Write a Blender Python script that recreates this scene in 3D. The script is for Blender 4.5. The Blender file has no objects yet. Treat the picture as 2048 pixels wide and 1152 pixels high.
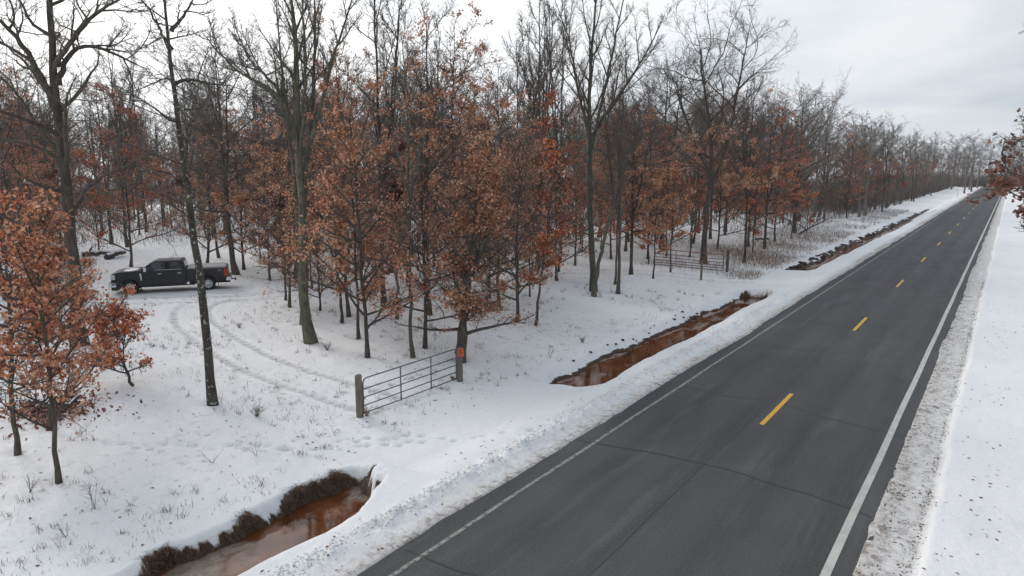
import bpy, bmesh, math, random
import numpy as np
from mathutils import Vector, Matrix
R = math.radians
S = bpy.context.scene
COL = S.collection
random.seed(7)
# ------------------------------------------------------------------ camera, world, sun, exposure
F_PX, PITCH, YAW, EYE = 1365.0, R(9.99), R(35.89), 7.80
cd = bpy.data.cameras.new('camera'); cam = bpy.data.objects.new('camera', cd); COL.objects.link(cam)
cd.sensor_width = 36.0; cd.lens = F_PX / 2048 * 36; cd.clip_end = 3000; cd.clip_start = 0.1
cam.location = (0, 0, EYE); cam.rotation_euler = (R(90) - PITCH, 0, YAW)
S.camera = cam
SUN_EL, SUN_AZ = R(30), R(-84)          # azimuth clockwise from +Y
w = bpy.data.worlds.new('World'); S.world = w; w.use_nodes = True
wn = w.node_tree; wn.nodes.clear()
def N(t, typ, **kw):
    n = t.nodes.new(typ)
    for k, v in kw.items():
        if k.startswith('i_'):
            key = k[2:]
            key = int(key) if key.isdigit() else key.replace('_', ' ')
            n.inputs[key].default_value = v
        else: setattr(n, k, v)
    return n
def ramp(t, stops, src=None):
    n = N(t, 'ShaderNodeValToRGB'); e = n.color_ramp.elements
    while len(e) < len(stops): e.new(0.5)
    for i, (p, c) in enumerate(stops):
        e[i].position = p; e[i].color = (c if hasattr(c, '__len__') else (c, c, c)) + ((1,) if hasattr(c, '__len__') else (1,)) if hasattr(c, '__len__') else (c, c, c, 1)
    if src: t.links.new(src, n.inputs[0])
    return n
def math_(t, op, a, b=None, c=None):
    n = N(t, 'ShaderNodeMath', operation=op)
    for i, v in enumerate((a, b, c)):
        if v is None: continue
        if isinstance(v, (int, float)): n.inputs[i].default_value = v
        else: t.links.new(v, n.inputs[i])
    return n.outputs[0]
def mixc(t, f, a, b, typ='MIX'):
    n = N(t, 'ShaderNodeMix', data_type='RGBA', blend_type=typ)
    for s, v in ((n.inputs[0], f), (n.inputs[6], a), (n.inputs[7], b)):
        if isinstance(v, (int, float)): s.default_value = v
        elif isinstance(v, tuple): s.default_value = v + (1,) if len(v) == 3 else v
        else: t.links.new(v, s)
    return n.outputs[2]
def noise(t, scale, detail=3, rough=0.5, vec=None, dist=0.0, out=0):
    n = N(t, 'ShaderNodeTexNoise'); n.inputs['Scale'].default_value = scale; n.inputs['Detail'].default_value = detail
    n.inputs['Roughness'].default_value = rough; n.inputs['Distortion'].default_value = dist
    if vec is not None: t.links.new(vec, n.inputs['Vector'])
    return n.outputs[out]
sky = N(wn, 'ShaderNodeTexSky', sky_type='NISHITA', sun_disc=False, sun_elevation=SUN_EL, sun_rotation=SUN_AZ)
sky.air_density = 1.0; sky.dust_density = 1.5
skys = N(wn, 'ShaderNodeVectorMath', operation='SCALE'); wn.links.new(sky.outputs[0], skys.inputs[0]); skys.inputs['Scale'].default_value = 0.10
tc = N(wn, 'ShaderNodeTexCoord'); sep = N(wn, 'ShaderNodeSeparateXYZ'); wn.links.new(tc.outputs['Generated'], sep.inputs[0])
zz = math_(wn, 'ADD', math_(wn, 'MAXIMUM', sep.outputs[2], 0.0), 0.16)
comb = N(wn, 'ShaderNodeCombineXYZ')
wn.links.new(math_(wn, 'DIVIDE', sep.outputs[0], zz), comb.inputs[0]); wn.links.new(math_(wn, 'DIVIDE', sep.outputs[1], zz), comb.inputs[1])
comb.inputs[2].default_value = 3.7
c1 = noise(wn, 0.42, 5, 0.5, comb.outputs[0], 0.5)
c2 = noise(wn, 1.7, 4, 0.55, comb.outputs[0], 0.4)
sundir = (math.sin(SUN_AZ) * math.cos(SUN_EL), math.cos(SUN_AZ) * math.cos(SUN_EL), math.sin(SUN_EL))
dt = N(wn, 'ShaderNodeVectorMath', operation='DOT_PRODUCT'); wn.links.new(tc.outputs['Generated'], dt.inputs[0]); dt.inputs[1].default_value = sundir
glow = math_(wn, 'POWER', math_(wn, 'MAXIMUM', math_(wn, 'MULTIPLY_ADD', dt.outputs['Value'], 0.5, 0.5), 0.0), 4.0)
cl = ramp(wn, [(0.38, (0.23, 0.30, 0.39)), (0.50, (0.38, 0.425, 0.48)), (0.62, (0.52, 0.545, 0.57))], math_(wn, 'MULTIPLY_ADD', c2, 0.28, math_(wn, 'MULTIPLY', c1, 0.72)))
clb = mixc(wn, glow, cl.outputs[0], (1.28, 1.27, 1.25))
gap = ramp(wn, [(0.36, 0.55), (0.46, 0.0)], c1)
gz_ = ramp(wn, [(.10, 0.0), (.25, 1.0)], sep.outputs[2])
skycol = mixc(wn, math_(wn, 'MULTIPLY', gap.outputs[0], gz_.outputs[0]), clb, skys.outputs[0])
bg = N(wn, 'ShaderNodeBackground'); wn.links.new(skycol, bg.inputs[0]); bg.inputs[1].default_value = 1.0
wo = N(wn, 'ShaderNodeOutputWorld'); wn.links.new(bg.outputs[0], wo.inputs[0])
sl = bpy.data.lights.new('sun', 'SUN'); sl.energy = 1.2; sl.angle = R(22); sl.color = (1.0, 0.96, 0.90)
so = bpy.data.objects.new('sun', sl); COL.objects.link(so); so.location = (-30, 0, 40)
so.rotation_euler = Vector(sundir).to_track_quat('Z', 'Y').to_euler()
S.view_settings.view_transform = 'Standard'; S.view_settings.look = 'None'; S.view_settings.gamma = 1.0
S.view_settings.use_curve_mapping = False; S.view_settings.exposure = 0.45
S.render.engine = 'CYCLES'; S.cycles.use_denoising = True; S.cycles.max_bounces = 6; S.cycles.diffuse_bounces = 3
S.cycles.transparent_max_bounces = 8

# ------------------------------------------------------------------ numeric helpers
FW = np.array([-math.sin(YAW) * math.cos(PITCH), math.cos(YAW) * math.cos(PITCH), -math.sin(PITCH)])
RT = np.array([math.cos(YAW), math.sin(YAW), 0.0]); UP = np.cross(RT, FW)
HD = np.array([-math.sin(YAW), math.cos(YAW), 0.0])
def at(px, py, z=0.0):
    """place measured on the photograph -> point of the ground at height z"""
    d = FW + (px - 1024) / F_PX * RT - (py - 576) / F_PX * UP
    return np.array([0, 0, EYE]) + (z - EYE) / d[2] * d
def on_plane(px, py, base, dz=0.0):
    """point on the upright plane through base that faces the road viewpoint"""
    d = FW + (px - 1024) / F_PX * RT - (py - 576) / F_PX * UP
    t = (np.dot(base, HD) + dz) / np.dot(d, HD)
    return np.array([0, 0, EYE]) + t * d
_rt = {}
def vn(x, y, seed=0):
    if seed not in _rt: _rt[seed] = np.random.RandomState(seed + 11).rand(256, 256)
    T = _rt[seed]
    x = np.asarray(x, float) + 1000.3; y = np.asarray(y, float) + 1000.7
    xi = np.floor(x).astype(int); yi = np.floor(y).astype(int); fx = x - xi; fy = y - yi
    fx = fx * fx * (3 - 2 * fx); fy = fy * fy * (3 - 2 * fy)
    a = T[xi % 256, yi % 256]; b = T[(xi + 1) % 256, yi % 256]; c = T[xi % 256, (yi + 1) % 256]; d = T[(xi + 1) % 256, (yi + 1) % 256]
    return (a * (1 - fx) + b * fx) * (1 - fy) + (c * (1 - fx) + d * fx) * fy
def fbm(x, y, s, seed=0, octv=3):
    v = 0; a = 1; t = 0
    for i in range(octv): v = v + a * (vn(x / s, y / s, seed + i) - 0.5); t += a; a *= 0.5; s *= 0.47
    return v / t * 2
def ss(a, b, x):
    t = np.clip((x - a) / (b - a), 0, 1); return t * t * (3 - 2 * t)
# vehicle tracks: centre lines measured on the ground
def path_pts(pix, z=-0.1): return np.array([at(a, b, z)[:2] for a, b in pix])
def dense(P, step=0.25):
    P = np.asarray(P); t = np.r_[0, np.cumsum(np.linalg.norm(np.diff(P, axis=0), axis=1))]
    # Catmull-like smoothing by repeated corner cutting
    for _ in range(3):
        Q = np.empty((2 * (len(P) - 1), 2)); Q[0::2] = 0.75 * P[:-1] + 0.25 * P[1:]; Q[1::2] = 0.25 * P[:-1] + 0.75 * P[1:]
        P = np.vstack([P[:1], Q, P[-1:]])
    t = np.r_[0, np.cumsum(np.linalg.norm(np.diff(P, axis=0), axis=1))]
    s = np.arange(0, t[-1], step)
    return np.stack([np.interp(s, t, P[:, 0]), np.interp(s, t, P[:, 1])], 1)
TRACKS = []
for cpath in ([(760, 800), (690, 783), (590, 757), (500, 722), (425, 680), (380, 640), (392, 612), (460, 598), (560, 590), (700, 584), (860, 566)],
              [(60, 612), (240, 606), (330, 604), (460, 602), (560, 594)],
              [(1620, 555), (1500, 556), (1380, 552), (1260, 546), (1120, 545), (950, 548)]):
    c = dense(path_pts(cpath)); d = np.gradient(c, axis=0); n = np.stack([-d[:, 1], d[:, 0]], 1); n /= np.linalg.norm(n, axis=1)[:, None]
    for sgn in (-1, 1): TRACKS.append(c + sgn * 0.85 * n)
FOOT = []
fr = np.random.RandomState(5)
for pix in ([(210, 893), (360, 885), (520, 880), (640, 884), (760, 873), (900, 866), (1050, 868)], [(560, 886), (700, 868), (860, 856)]):
    c = dense(path_pts(pix), 0.42)
    for i, p in enumerate(c): FOOT.append((p[0] + fr.uniform(-.14, .14), p[1] + fr.uniform(-.14, .14), fr.uniform(.10, .15), fr.uniform(.06, .11)))
# ditch
def ditch_w(y):
    """0 = filled (drive crossings), 1 = open ditch"""
    a = 1 - ss(11.9, 12.35, y)
    b = ss(20.6, 22.2, y) * (1 - ss(45.4, 46.3, y))
    c = ss(57.0, 59.0, y) * (1 - ss(120, 190, y) * 0.85)
    return np.clip(a + b + c, 0, 1)
def ditch_c(y):
    return -13.15 + 0.12 * (vn(y / 4.0, 0 * y, 31) - .5) * 2 + 0.45 * ss(60, 120, y)
WATER_Z = -0.80
def ground(x, y, parts=False):
    x = np.asarray(x, float); y = np.asarray(y, float)
    # forest floor
    far = ss(-14.5, -22, x)
    z = -0.33 + 0.31 * far
    z = z + 0.10 * fbm(x, y, 7.0, 1, 2) * ss(-14, -19, x) + 0.035 * fbm(x, y, 1.3, 4, 3) * ss(-13.5, -15, x)
    # road-side fill and berm on the left
    berm = np.exp(-((x + 10.45 - .10 * fbm(y, 0 * y, 3.0, 8, 2)) / 0.30) ** 2) * (0.13 + 0.05 * fbm(y, x, 1.5, 9, 2)) * (1 - .75 * ss(30, 60, y)) 
    drive = 1 - ditch_w(y)
    slope_r = ss(-11.1, -12.7, x)
    zr = 0.03 - 0.28 * slope_r * drive
    lr = ss(-12.6, -14.2, x)
    base = zr * (1 - lr) + z * lr
    z = np.where(x < -9.0, base, 0.02) + berm
    # ditch
    rag = 0.10 * fbm(x * 0 + 3, y, 2.6, 24, 2)
    dw = ditch_w(y); c = ditch_c(y) + rag * 0.5
    deep = np.where(y > 57, 0.75, 1.0)
    thin = 1 - 0.50 * ss(57, 60, y) - .25 * ss(90, 150, y)
    rag = 0.34 * fbm(x * .3, y, .9, 21, 3) + 0.18 * fbm(x * .2 + 3, y, 3.1, 24, 2) + .04 * fbm(x, y, .3, 27, 2)
    ragr = 0.22 * fbm(x * .2 + 9, y, 2.3, 28, 3) + .05 * fbm(x, y, .35, 29, 2)
    e1 = 11.5 + .45 * fbm(x, y, .7, 33, 3) - .7 * np.clip(-13.7 - x, 0, 2) ** 1.3 - 1.2 * np.clip(x + 12.9, 0, 2) ** 1.5
    e2 = 45.9 + .25 * fbm(x, y, .8, 34, 2) - 1.0 * np.clip(-13.6 - x, 0, 2) ** 1.3 - 1.0 * np.clip(x + 12.8, 0, 2) ** 1.5
    dw = np.where(y < 16, 1 - ss(e1, e1 + .42, y), np.where(y < 51, ss(20.8, 22.4, y + .8 * ragr) * (1 - ss(e2, e2 + .3, y)), dw))
    slop = ss(16, 18, y) * (.85 + .5 * ragr)
    bw = .26 + .30 * vn(y / 1.3, x * 0 + 7, 36)
    nar = .30 * ss(23, 40, y) * (y < 52)
    lb = ss(c - (0.60 + rag - nar) * thin - bw - slop, c - (0.60 + rag - nar) * thin + 0.04, x)      # left bank: steep near, snowy slope farther on
    rb = 1 - ss(c + (0.42 - ragr) * thin - .25 * ss(23, 44, y) * (y < 50), c + (0.60 - ragr) * thin + 1.35, x)                    # long snowy right bank
    ch = lb * rb ** 1.0 * dw
    zb = -1.05
    zpre = z; z = z * (1 - ch * deep) + zb * ch * deep; cut = zpre - z
    endw = (dw > .01) & (dw < .995) & (((y > 8) & (y < 16)) | ((y > 43) & (y < 49)))
    # micro relief
    z = z + 0.014 * fbm(x, y, 0.35, 41, 3) * ss(-9.6, -10.0, x) + 0.03 * fbm(x, y, 0.55, 51, 3) * ss(-14.2, -15.5, x)
    rough = np.exp(-((x + 10.55) / 0.35) ** 2) * (1 - ss(30, 60, y))
    z = z + rough * 0.10 * fbm(x, y, 0.22, 61, 2)
    z = z + 0.02 * fbm(x, y, 0.5, 65, 2) * ss(-9.5, -10, x) * ss(-11.5, -10.5, x)
    # right of the road: dirty shoulder then clean snow with a small step
    edge = -0.72 + 0.14 * fbm(x * .6, y, 2.9, 71, 4)
    rr = 0.012 + 0.16 * ss(edge - .10, edge + .07, x) + 0.03 * fbm(x, y, 0.9, 75, 3) * ss(-.6, -.1, x) + 0.035 * fbm(x, y, 0.3, 77, 3) * ss(-1.9, -1.6, x) * ss(-.4, -.9, x)
    z = np.where(x > -4, rr + 0.25 * ss(6, 30, x), z)
    # under the pavement the ground drops; ragged snow edge
    el = -9.50 + 0.16 * fbm(x * .7, y, 3.1, 81, 5) + 0.12 * ss(60, 120, y)
    er = -1.80 + 0.11 * fbm(x * .7, y, 3.7, 91, 5)
    und = ss(el - .05, el + .10, x) * (1 - ss(er - .07, er + .05, x))
    z = z * (1 - und) - 0.10 * und
    # vehicle tracks and footprints
    trk = np.zeros_like(z)
    m = (x < -14.3) & (x > -75) & (y > 5) & (y < 75)
    if m.any() and z.ndim:
        xm = x[m]; ym = y[m]; tm = np.zeros_like(xm); zm = z[m].copy()
        for T in TRACKS:
            d2 = np.full(xm.shape, 9.0)
            bb = (xm > T[:, 0].min() - 1) & (xm < T[:, 0].max() + 1) & (ym > T[:, 1].min() - 1) & (ym < T[:, 1].max() + 1)
            idx = np.nonzero(bb)[0]
            for k in range(0, len(idx), 20000):
                ii = idx[k:k + 20000]
                dd = (xm[ii, None] - T[None, ::2, 0]) ** 2 + (ym[ii, None] - T[None, ::2, 1]) ** 2
                d2[ii] = dd.min(1)
            d = np.sqrt(d2); prof = 1 - ss(0.13, 0.27, d); rim = np.exp(-((d - .33) / .09) ** 2)
            zm += -0.06 * prof + 0.02 * rim; tm = np.maximum(tm, prof)
        z[m] = zm; trk[m] = tm
    if z.ndim:
        for fx, fy, r_, dp in FOOT:
            mm = (np.abs(x - fx) < .4) & (np.abs(y - fy) < .4)
            if mm.any():
                d = np.hypot(x[mm] - fx, y[mm] - fy); z[mm] -= dp * (1 - ss(r_ * .5, r_ * 1.2, d)); trk[mm] = np.maximum(trk[mm], .6 * (1 - ss(r_ * .4, r_, d)))
    if not parts: return z
    # soil: exposed on the steep left bank, under water and on crumbled spots
    bank = np.clip(lb * 1.0, 0, 1) * (1 - ss(.97, 1, lb) * 0)
    sl_ = ss(.03, .08, cut) * ss(.12, .22, cut + 0.62 * fbm(x * 1.0, y, .9, 101, 4) * ss(.75, .55, cut)) * ((x < ditch_c(y) - .1) | endw)
    sl_ = np.maximum(sl_, ss(WATER_Z + .07, WATER_Z + .0, z))
    sl_ = sl_ * np.where((y > 20) & (y < 45), ss(.16, .06, z - WATER_Z), 1.0)
    sl_ = sl_ * np.where((y > 56), ss(.42, .34, z - WATER_Z + .1 * fbm(x, y, .8, 113, 2)), 1.0)
    dirt_l = np.exp(-((x - el) / 0.30) ** 2) * .7 + .35 * (x < el + .1) * ss(-10.35, -9.8, x)
    dirt_l = dirt_l + 1.0 * np.exp(-((x + 9.6) / .35) ** 2) * ss(50, 62, y) * (fbm(x, y, 6, 121, 2) > -.1)
    dirt_r = ss(edge + .05, edge - .2, x) * ss(-4, -2.5, x) * (.55 + .45 * ss(edge - .35, er, x) ) 
    dirt = np.clip(np.where(x < -5, dirt_l, dirt_r), 0, 1)
    tramp = rough * (.5 + fbm(x, y, .6, 131, 2)) + 0.0
    return z, np.clip(sl_, 0, 1), dirt, np.clip(trk + .6 * np.clip(tramp, 0, 1), 0, 1)
def gz(x, y): return float(ground(np.array([x]), np.array([y]))[0])

def mesh_np(name, V, Fs, mats, mat_idx=None, smooth=True):
    """V (n,3); Fs list of (m,k) face arrays"""
    me = bpy.data.meshes.new(name)
    me.vertices.add(len(V)); me.vertices.foreach_set('co', np.ascontiguousarray(V, np.float32).ravel())
    ls = [f.shape for f in Fs]
    loops = np.concatenate([f.ravel() for f in Fs]).astype(np.int32)
    tot = np.concatenate([np.full(a, b, np.int32) for a, b in ls])
    st = np.r_[0, np.cumsum(tot)[:-1]].astype(np.int32)
    me.loops.add(len(loops)); me.loops.foreach_set('vertex_index', loops)
    me.polygons.add(len(tot)); me.polygons.foreach_set('loop_start', st); me.polygons.foreach_set('loop_total', tot)
    if smooth: me.polygons.foreach_set('use_smooth', np.ones(len(tot), bool))
    for m in mats: me.materials.append(m)
    if mat_idx is not None: me.polygons.foreach_set('material_index', mat_idx.astype(np.int32))
    me.update(calc_edges=True)
    return me
def tag(o, label=None, cat=None, group=None, kind=None):
    if label: o['label'] = label
    if cat: o['category'] = cat
    if group: o['group'] = group
    if kind: o['kind'] = kind
    return o
def link(name, me, parent=None, loc=None):
    o = bpy.data.objects.new(name, me); COL.objects.link(o)
    if parent is not None: o.parent = parent
    if loc is not None: o.location = loc
    return o
def thing(name, label, cat, loc=(0, 0, 0), rz=0.0, group=None):
    o = bpy.data.objects.new(name, None); COL.objects.link(o); o.location = loc; o.rotation_euler = (0, 0, rz); o.empty_display_size = .3
    return tag(o, label, cat, group)
def attr(me, name, vals):
    a = me.attributes.new(name, 'FLOAT', 'POINT'); a.data.foreach_set('value', np.ascontiguousarray(vals, np.float32).ravel())

# ------------------------------------------------------------------ materials
def mat(name):
    m = bpy.data.materials.new(name); m.use_nodes = True; t = m.node_tree
    return m, t, t.nodes['Principled BSDF']
def setp(b, **k):
    for a, v in k.items(): b.inputs[a.replace('_', ' ')].default_value = v
def bump(t, b, h, strength=0.5, dist=0.02):
    n = N(t, 'ShaderNodeBump'); n.inputs['Strength'].default_value = strength; n.inputs['Distance'].default_value = dist
    t.links.new(h, n.inputs['Height']); t.links.new(n.outputs[0], b.inputs['Normal']); return n
def objco(t): return N(t, 'ShaderNodeTexCoord').outputs['Object']
def simple(name, col, rough=0.6, metal=0.0, var=0.0, scale=8.0, bmp=0.0, spec=0.5, coat=0.0):
    m, t, b = mat(name); co = objco(t)
    if var > 0:
        n = noise(t, scale, 4, .6, co)
        r = ramp(t, [(.3, tuple(c * (1 - var) for c in col)), (.7, tuple(min(1, c * (1 + var)) for c in col))], n)
        t.links.new(r.outputs[0], b.inputs['Base Color'])
    else: b.inputs['Base Color'].default_value = col + (1,)
    setp(b, Roughness=rough, Metallic=metal); b.inputs['Specular IOR Level'].default_value = spec; b.inputs['Coat Weight'].default_value = coat
    if bmp: bump(t, b, noise(t, scale * 2, 4, .6, co), bmp, 0.01)
    return m
# ground: snow, soil, dirt
Msnow, t, b = mat('snow_ground'); co = objco(t)
A = lambda nm: N(t, 'ShaderNodeAttribute', attribute_name=nm).outputs['Fac']
big = ramp(t, [(.3, (.82, .82, .825)), (.7, (.88, .875, .865))], noise(t, .25, 3, .5, co))
fine = noise(t, 26, 4, .7, co); spk = noise(t, 9, 4, .75, co)
snow = mixc(t, ramp(t, [(.25, .0), (.36, 1.0)], spk).outputs[0], (.60, .585, .57), big.outputs[0])
trk_c = mixc(t, math_(t, 'MULTIPLY', A('track'), ramp(t, [(.35, .25), (.6, .9)], noise(t, 14, 3, .7, co)).outputs[0]), snow, (.42, .41, .405))
dmask = math_(t, 'MULTIPLY', A('dirt'), ramp(t, [(.42, 0.0), (.60, 1.0)], noise(t, 7, 6, .78, co)).outputs[0])
dmask2 = math_(t, 'MULTIPLY', A('dirt'), ramp(t, [(.50, 0.0), (.58, 1.0)], noise(t, 3.1, 8, .8, co)).outputs[0])
dirtc = ramp(t, [(.3, (.22, .16, .11)), (.7, (.42, .36, .30))], noise(t, 20, 3, .6, co)).outputs[0]
c_ = mixc(t, math_(t, 'MULTIPLY', A('dirt'), .55), trk_c, (.50, .475, .445)); c_ = mixc(t, math_(t, 'MULTIPLY', dmask, .62), c_, dirtc); c_ = mixc(t, math_(t, 'MULTIPLY', dmask2, .75), c_, (.17, .125, .09))
soilc = ramp(t, [(.3, (.035, .020, .012)), (.55, (.085, .048, .028)), (.75, (.16, .10, .06))], noise(t, 11, 6, .7, co)).outputs[0]
smask = ramp(t, [(.30, 0.0), (.52, 1.0)], math_(t, 'MULTIPLY_ADD', noise(t, 6, 5, .7, co), .5, math_(t, 'MULTIPLY_ADD', A('soil'), .75, -.22))).outputs[0]
c_ = mixc(t, smask, c_, soilc)
# leaf litter and thin snow between the trees
sepg = N(t, 'ShaderNodeSeparateXYZ'); t.links.new(co, sepg.inputs[0])
lit = math_(t, 'MULTIPLY', ramp(t, [(.56, 0.0), (.65, 1.0)], noise(t, 2.6, 7, .78, co)).outputs[0], A('forest'))
c_ = mixc(t, math_(t, 'MULTIPLY', lit, .75), c_, ramp(t, [(.35, (.16, .10, .065)), (.65, (.38, .31, .25))], noise(t, 17, 3, .6, co)).outputs[0])
t.links.new(c_, b.inputs['Base Color']); setp(b, Roughness=.72); b.inputs['Specular IOR Level'].default_value = .25
hsum = math_(t, 'ADD', math_(t, 'MULTIPLY', noise(t, 5, 5, .65, co), 1.0), math_(t, 'MULTIPLY', fine, .35))
bump(t, b, hsum, .55, .06)
# asphalt
Masph, t, b = mat('asphalt'); co = objco(t)
mp = N(t, 'ShaderNodeMapping'); mp.inputs['Scale'].default_value = (1.0, .09, 1.0); t.links.new(co, mp.inputs[0])
streak = noise(t, 2.2, 5, .6, mp.outputs[0]); fine = noise(t, 60, 2, .8, co); mid = noise(t, .5, 4, .6, co)
sx = N(t, 'ShaderNodeSeparateXYZ'); t.links.new(co, sx.inputs[0])
base = ramp(t, [(.30, (.046, .046, .046)), (.70, (.078, .078, .077))], math_(t, 'MULTIPLY_ADD', streak, .6, math_(t, 'MULTIPLY', mid, .4)))
grain = ramp(t, [(.30, .45), (.50, 1.0), (.68, 1.6)], noise(t, 20, 4, .9, co))
cc = mixc(t, 1.0, base.outputs[0], grain.outputs[0], 'MULTIPLY')
salt = ramp(t, [(.54, 0.0), (.72, 1.0)], noise(t, 1.1, 6, .7, mp.outputs[0]))
cc = mixc(t, math_(t, 'MULTIPLY', salt.outputs[0], .34), cc, (.155, .154, .152))
wh = math_(t, 'SINE', math_(t, 'MULTIPLY_ADD', sx.outputs[0], 3.6, 1.2))
cc = mixc(t, math_(t, 'MULTIPLY_ADD', wh, .11, .11), cc, (.125, .125, .124))
t.links.new(cc, b.inputs['Base Color']); setp(b, Roughness=.78); b.inputs['Specular IOR Level'].default_value = .35
bump(t, b, fine, .35, .008)
Mtar = simple('crack_tar', (.020, .020, .021), .55, var=.3, scale=20)
def paint(name, col, wear, sc=18):
    m, t, b = mat(name); co = objco(t)
    f = ramp(t, [(wear - .06, 0.0), (wear + .06, 1.0)], noise(t, sc, 6, .75, co))
    d = ramp(t, [(.35, tuple(c * .82 for c in col)), (.65, col)], noise(t, 2.5, 4, .6, co))
    t.links.new(mixc(t, f.outputs[0], (.075, .075, .075), d.outputs[0]), b.inputs['Base Color']); setp(b, Roughness=.6); return m
Myel = paint('yellow_road_paint', (.78, .44, .035), .30); Mwhite = paint('white_road_paint', (.56, .545, .50), .33)
Mworn = paint('worn_white_road_paint', (.34, .33, .30), .47, 7)
# water
Mwater, t, b = mat('creek_water'); co = objco(t)
mpw = N(t, 'ShaderNodeMapping'); mpw.inputs['Scale'].default_value = (1, .35, 1); t.links.new(co, mpw.inputs[0])
wsep = N(t, 'ShaderNodeSeparateXYZ'); t.links.new(co, wsep.inputs[0])
ice = ramp(t, [(.54, 0.0), (.62, 1.0)], noise(t, .75, 5, .6, mpw.outputs[0], .5))
wcol = ramp(t, [(.3, (.055, .017, .006)), (.6, (.15, .050, .016)), (.8, (.23, .10, .045))], noise(t, 1.6, 4, .6, co))
icec = ramp(t, [(.35, (.12, .07, .045)), (.5, (.26, .20, .15)), (.7, (.33, .27, .22))], noise(t, 7, 6, .75, co))
t.links.new(mixc(t, ice.outputs[0], wcol.outputs[0], icec.outputs[0]), b.inputs['Base Color'])
t.links.new(ramp(t, [(0.0, .04), (1.0, .30)], ice.outputs[0]).outputs[0], b.inputs['Roughness'])
bump(t, b, noise(t, 5, 3, .5, co), .06, .02)
# bark
def bark(name, dark, light, lichen=None, lf=.62, sc=9, spots=None):
    m, t, b = mat(name); co = objco(t)
    mp = N(t, 'ShaderNodeMapping'); mp.inputs['Scale'].default_value = (1, 1, .22); t.links.new(co, mp.inputs[0])
    n = noise(t, sc, 6, .7, mp.outputs[0], .4)
    c = ramp(t, [(.32, dark), (.68, light)], n).outputs[0]
    if lichen:
        c = mixc(t, ramp(t, [(lf - .05, 0.0), (lf + .05, .8)], noise(t, 2.3, 5, .7, co)).outputs[0], c, lichen)
    if spots:
        c = mixc(t, ramp(t, [(.60, 0.0), (.63, 1.0)], noise(t, 9, 4, .6, co)).outputs[0], c, spots)
    oi = N(t, 'ShaderNodeObjectInfo'); hv = N(t, 'ShaderNodeHueSaturation'); t.links.new(c, hv.inputs['Color'])
    t.links.new(math_(t, 'MULTIPLY_ADD', oi.outputs['Random'], .5, .75), hv.inputs['Value'])
    t.links.new(hv.outputs[0], b.inputs['Base Color']); setp(b, Roughness=.9); b.inputs['Specular IOR Level'].default_value = .15
    bump(t, b, n, .9, .03); return m
Mbark = bark('bark_dark_oak', (.048, .038, .031), (.145, .12, .097), (.15, .155, .10), .66)
Mbarkg = bark('bark_grey_green', (.060, .055, .042), (.165, .155, .12), (.16, .175, .11), .58)
Mbarkl = bark('bark_lichen_spotted', (.040, .034, .028), (.12, .105, .085), (.13, .135, .09), .62, spots=(.48, .47, .43))
Mtwig = simple('twig_bark', (.125, .104, .088), .9, var=.35, scale=3)
Mtwigg = simple('twig_bark_grey', (.17, .152, .133), .9, var=.35, scale=3)
def leafm(name, stops):
    m, t, b = mat(name)
    g = N(t, 'ShaderNodeNewGeometry'); oi = N(t, 'ShaderNodeObjectInfo'); co = objco(t)
    f = math_(t, 'ADD', math_(t, 'MULTIPLY', g.outputs['Random Per Island'], .62), math_(t, 'MULTIPLY', noise(t, .8, 3, .6, co), .38))
    r = ramp(t, stops, f)
    hv = N(t, 'ShaderNodeHueSaturation'); t.links.new(r.outputs[0], hv.inputs['Color'])
    t.links.new(math_(t, 'MULTIPLY_ADD', oi.outputs['Random'], .018, .497), hv.inputs['Hue'])
    t.links.new(math_(t, 'MULTIPLY_ADD', oi.outputs['Random'], -.25, 1.05), hv.inputs['Saturation'])
    t.links.new(hv.outputs[0], b.inputs['Base Color']); setp(b, Roughness=.55); b.inputs['Specular IOR Level'].default_value = .3
    tr = N(t, 'ShaderNodeBsdfTranslucent'); t.links.new(hv.outputs[0], tr.inputs[0])
    mx = N(t, 'ShaderNodeMixShader'); mx.inputs[0].default_value = .22
    t.links.new(b.outputs[0], mx.inputs[1]); t.links.new(tr.outputs[0], mx.inputs[2]); t.links.new(mx.outputs[0], t.nodes['Material Output'].inputs[0])
    return m
Mleaf = leafm('oak_leaves_russet', [(.15, (.21, .066, .032)), (.38, (.50, .160, .070)), (.58, (.68, .265, .130)), (.82, (.78, .46, .32))])
Mleafd = leafm('oak_leaves_dark_red', [(.15, (.08, .026, .018)), (.45, (.17, .050, .032)), (.85, (.30, .12, .08))])
Mleafr = leafm('oak_leaves_rust', [(.15, (.17, .048, .024)), (.45, (.42, .118, .052)), (.85, (.66, .29, .17))])
Mleafp = leafm('oak_leaves_pale_tan', [(.15, (.20, .080, .045)), (.45, (.46, .190, .105)), (.85, (.70, .41, .27))])
Mgrass = leafm('dry_grass', [(.1, (.10, .06, .035)), (.5, (.30, .20, .12)), (.9, (.48, .36, .24))])
Mweed = leafm('dead_weeds', [(.1, (.07, .05, .04)), (.6, (.17, .125, .10)), (.9, (.30, .22, .17))])
Mbank = leafm('bank_grass_brown', [(.1, (.05, .024, .014)), (.5, (.17, .090, .050)), (.9, (.36, .24, .15))])
Mpost = bark('weathered_wood_post', (.075, .062, .045), (.21, .185, .14), (.13, .14, .08), .60)
Mpostg = bark('weathered_grey_post', (.12, .105, .085), (.30, .27, .225))
Mgalv = simple('galvanised_tube', (.13, .145, .165), .5, .5, .12, 10)
Mrust = simple('rusty_brown_tube', (.21, .080, .048), .8, .0, .4, 14)
Msign = simple('orange_sign', (.72, .105, .035), .5, var=.12, scale=12)
Mmark = simple('sign_print', (.05, .02, .015), .6)
Mpaint = simple('black_car_paint', (.006, .007, .008), .30, coat=.25, spec=.35)
Mtrimd = simple('black_plastic', (.018, .018, .019), .55)
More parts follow.
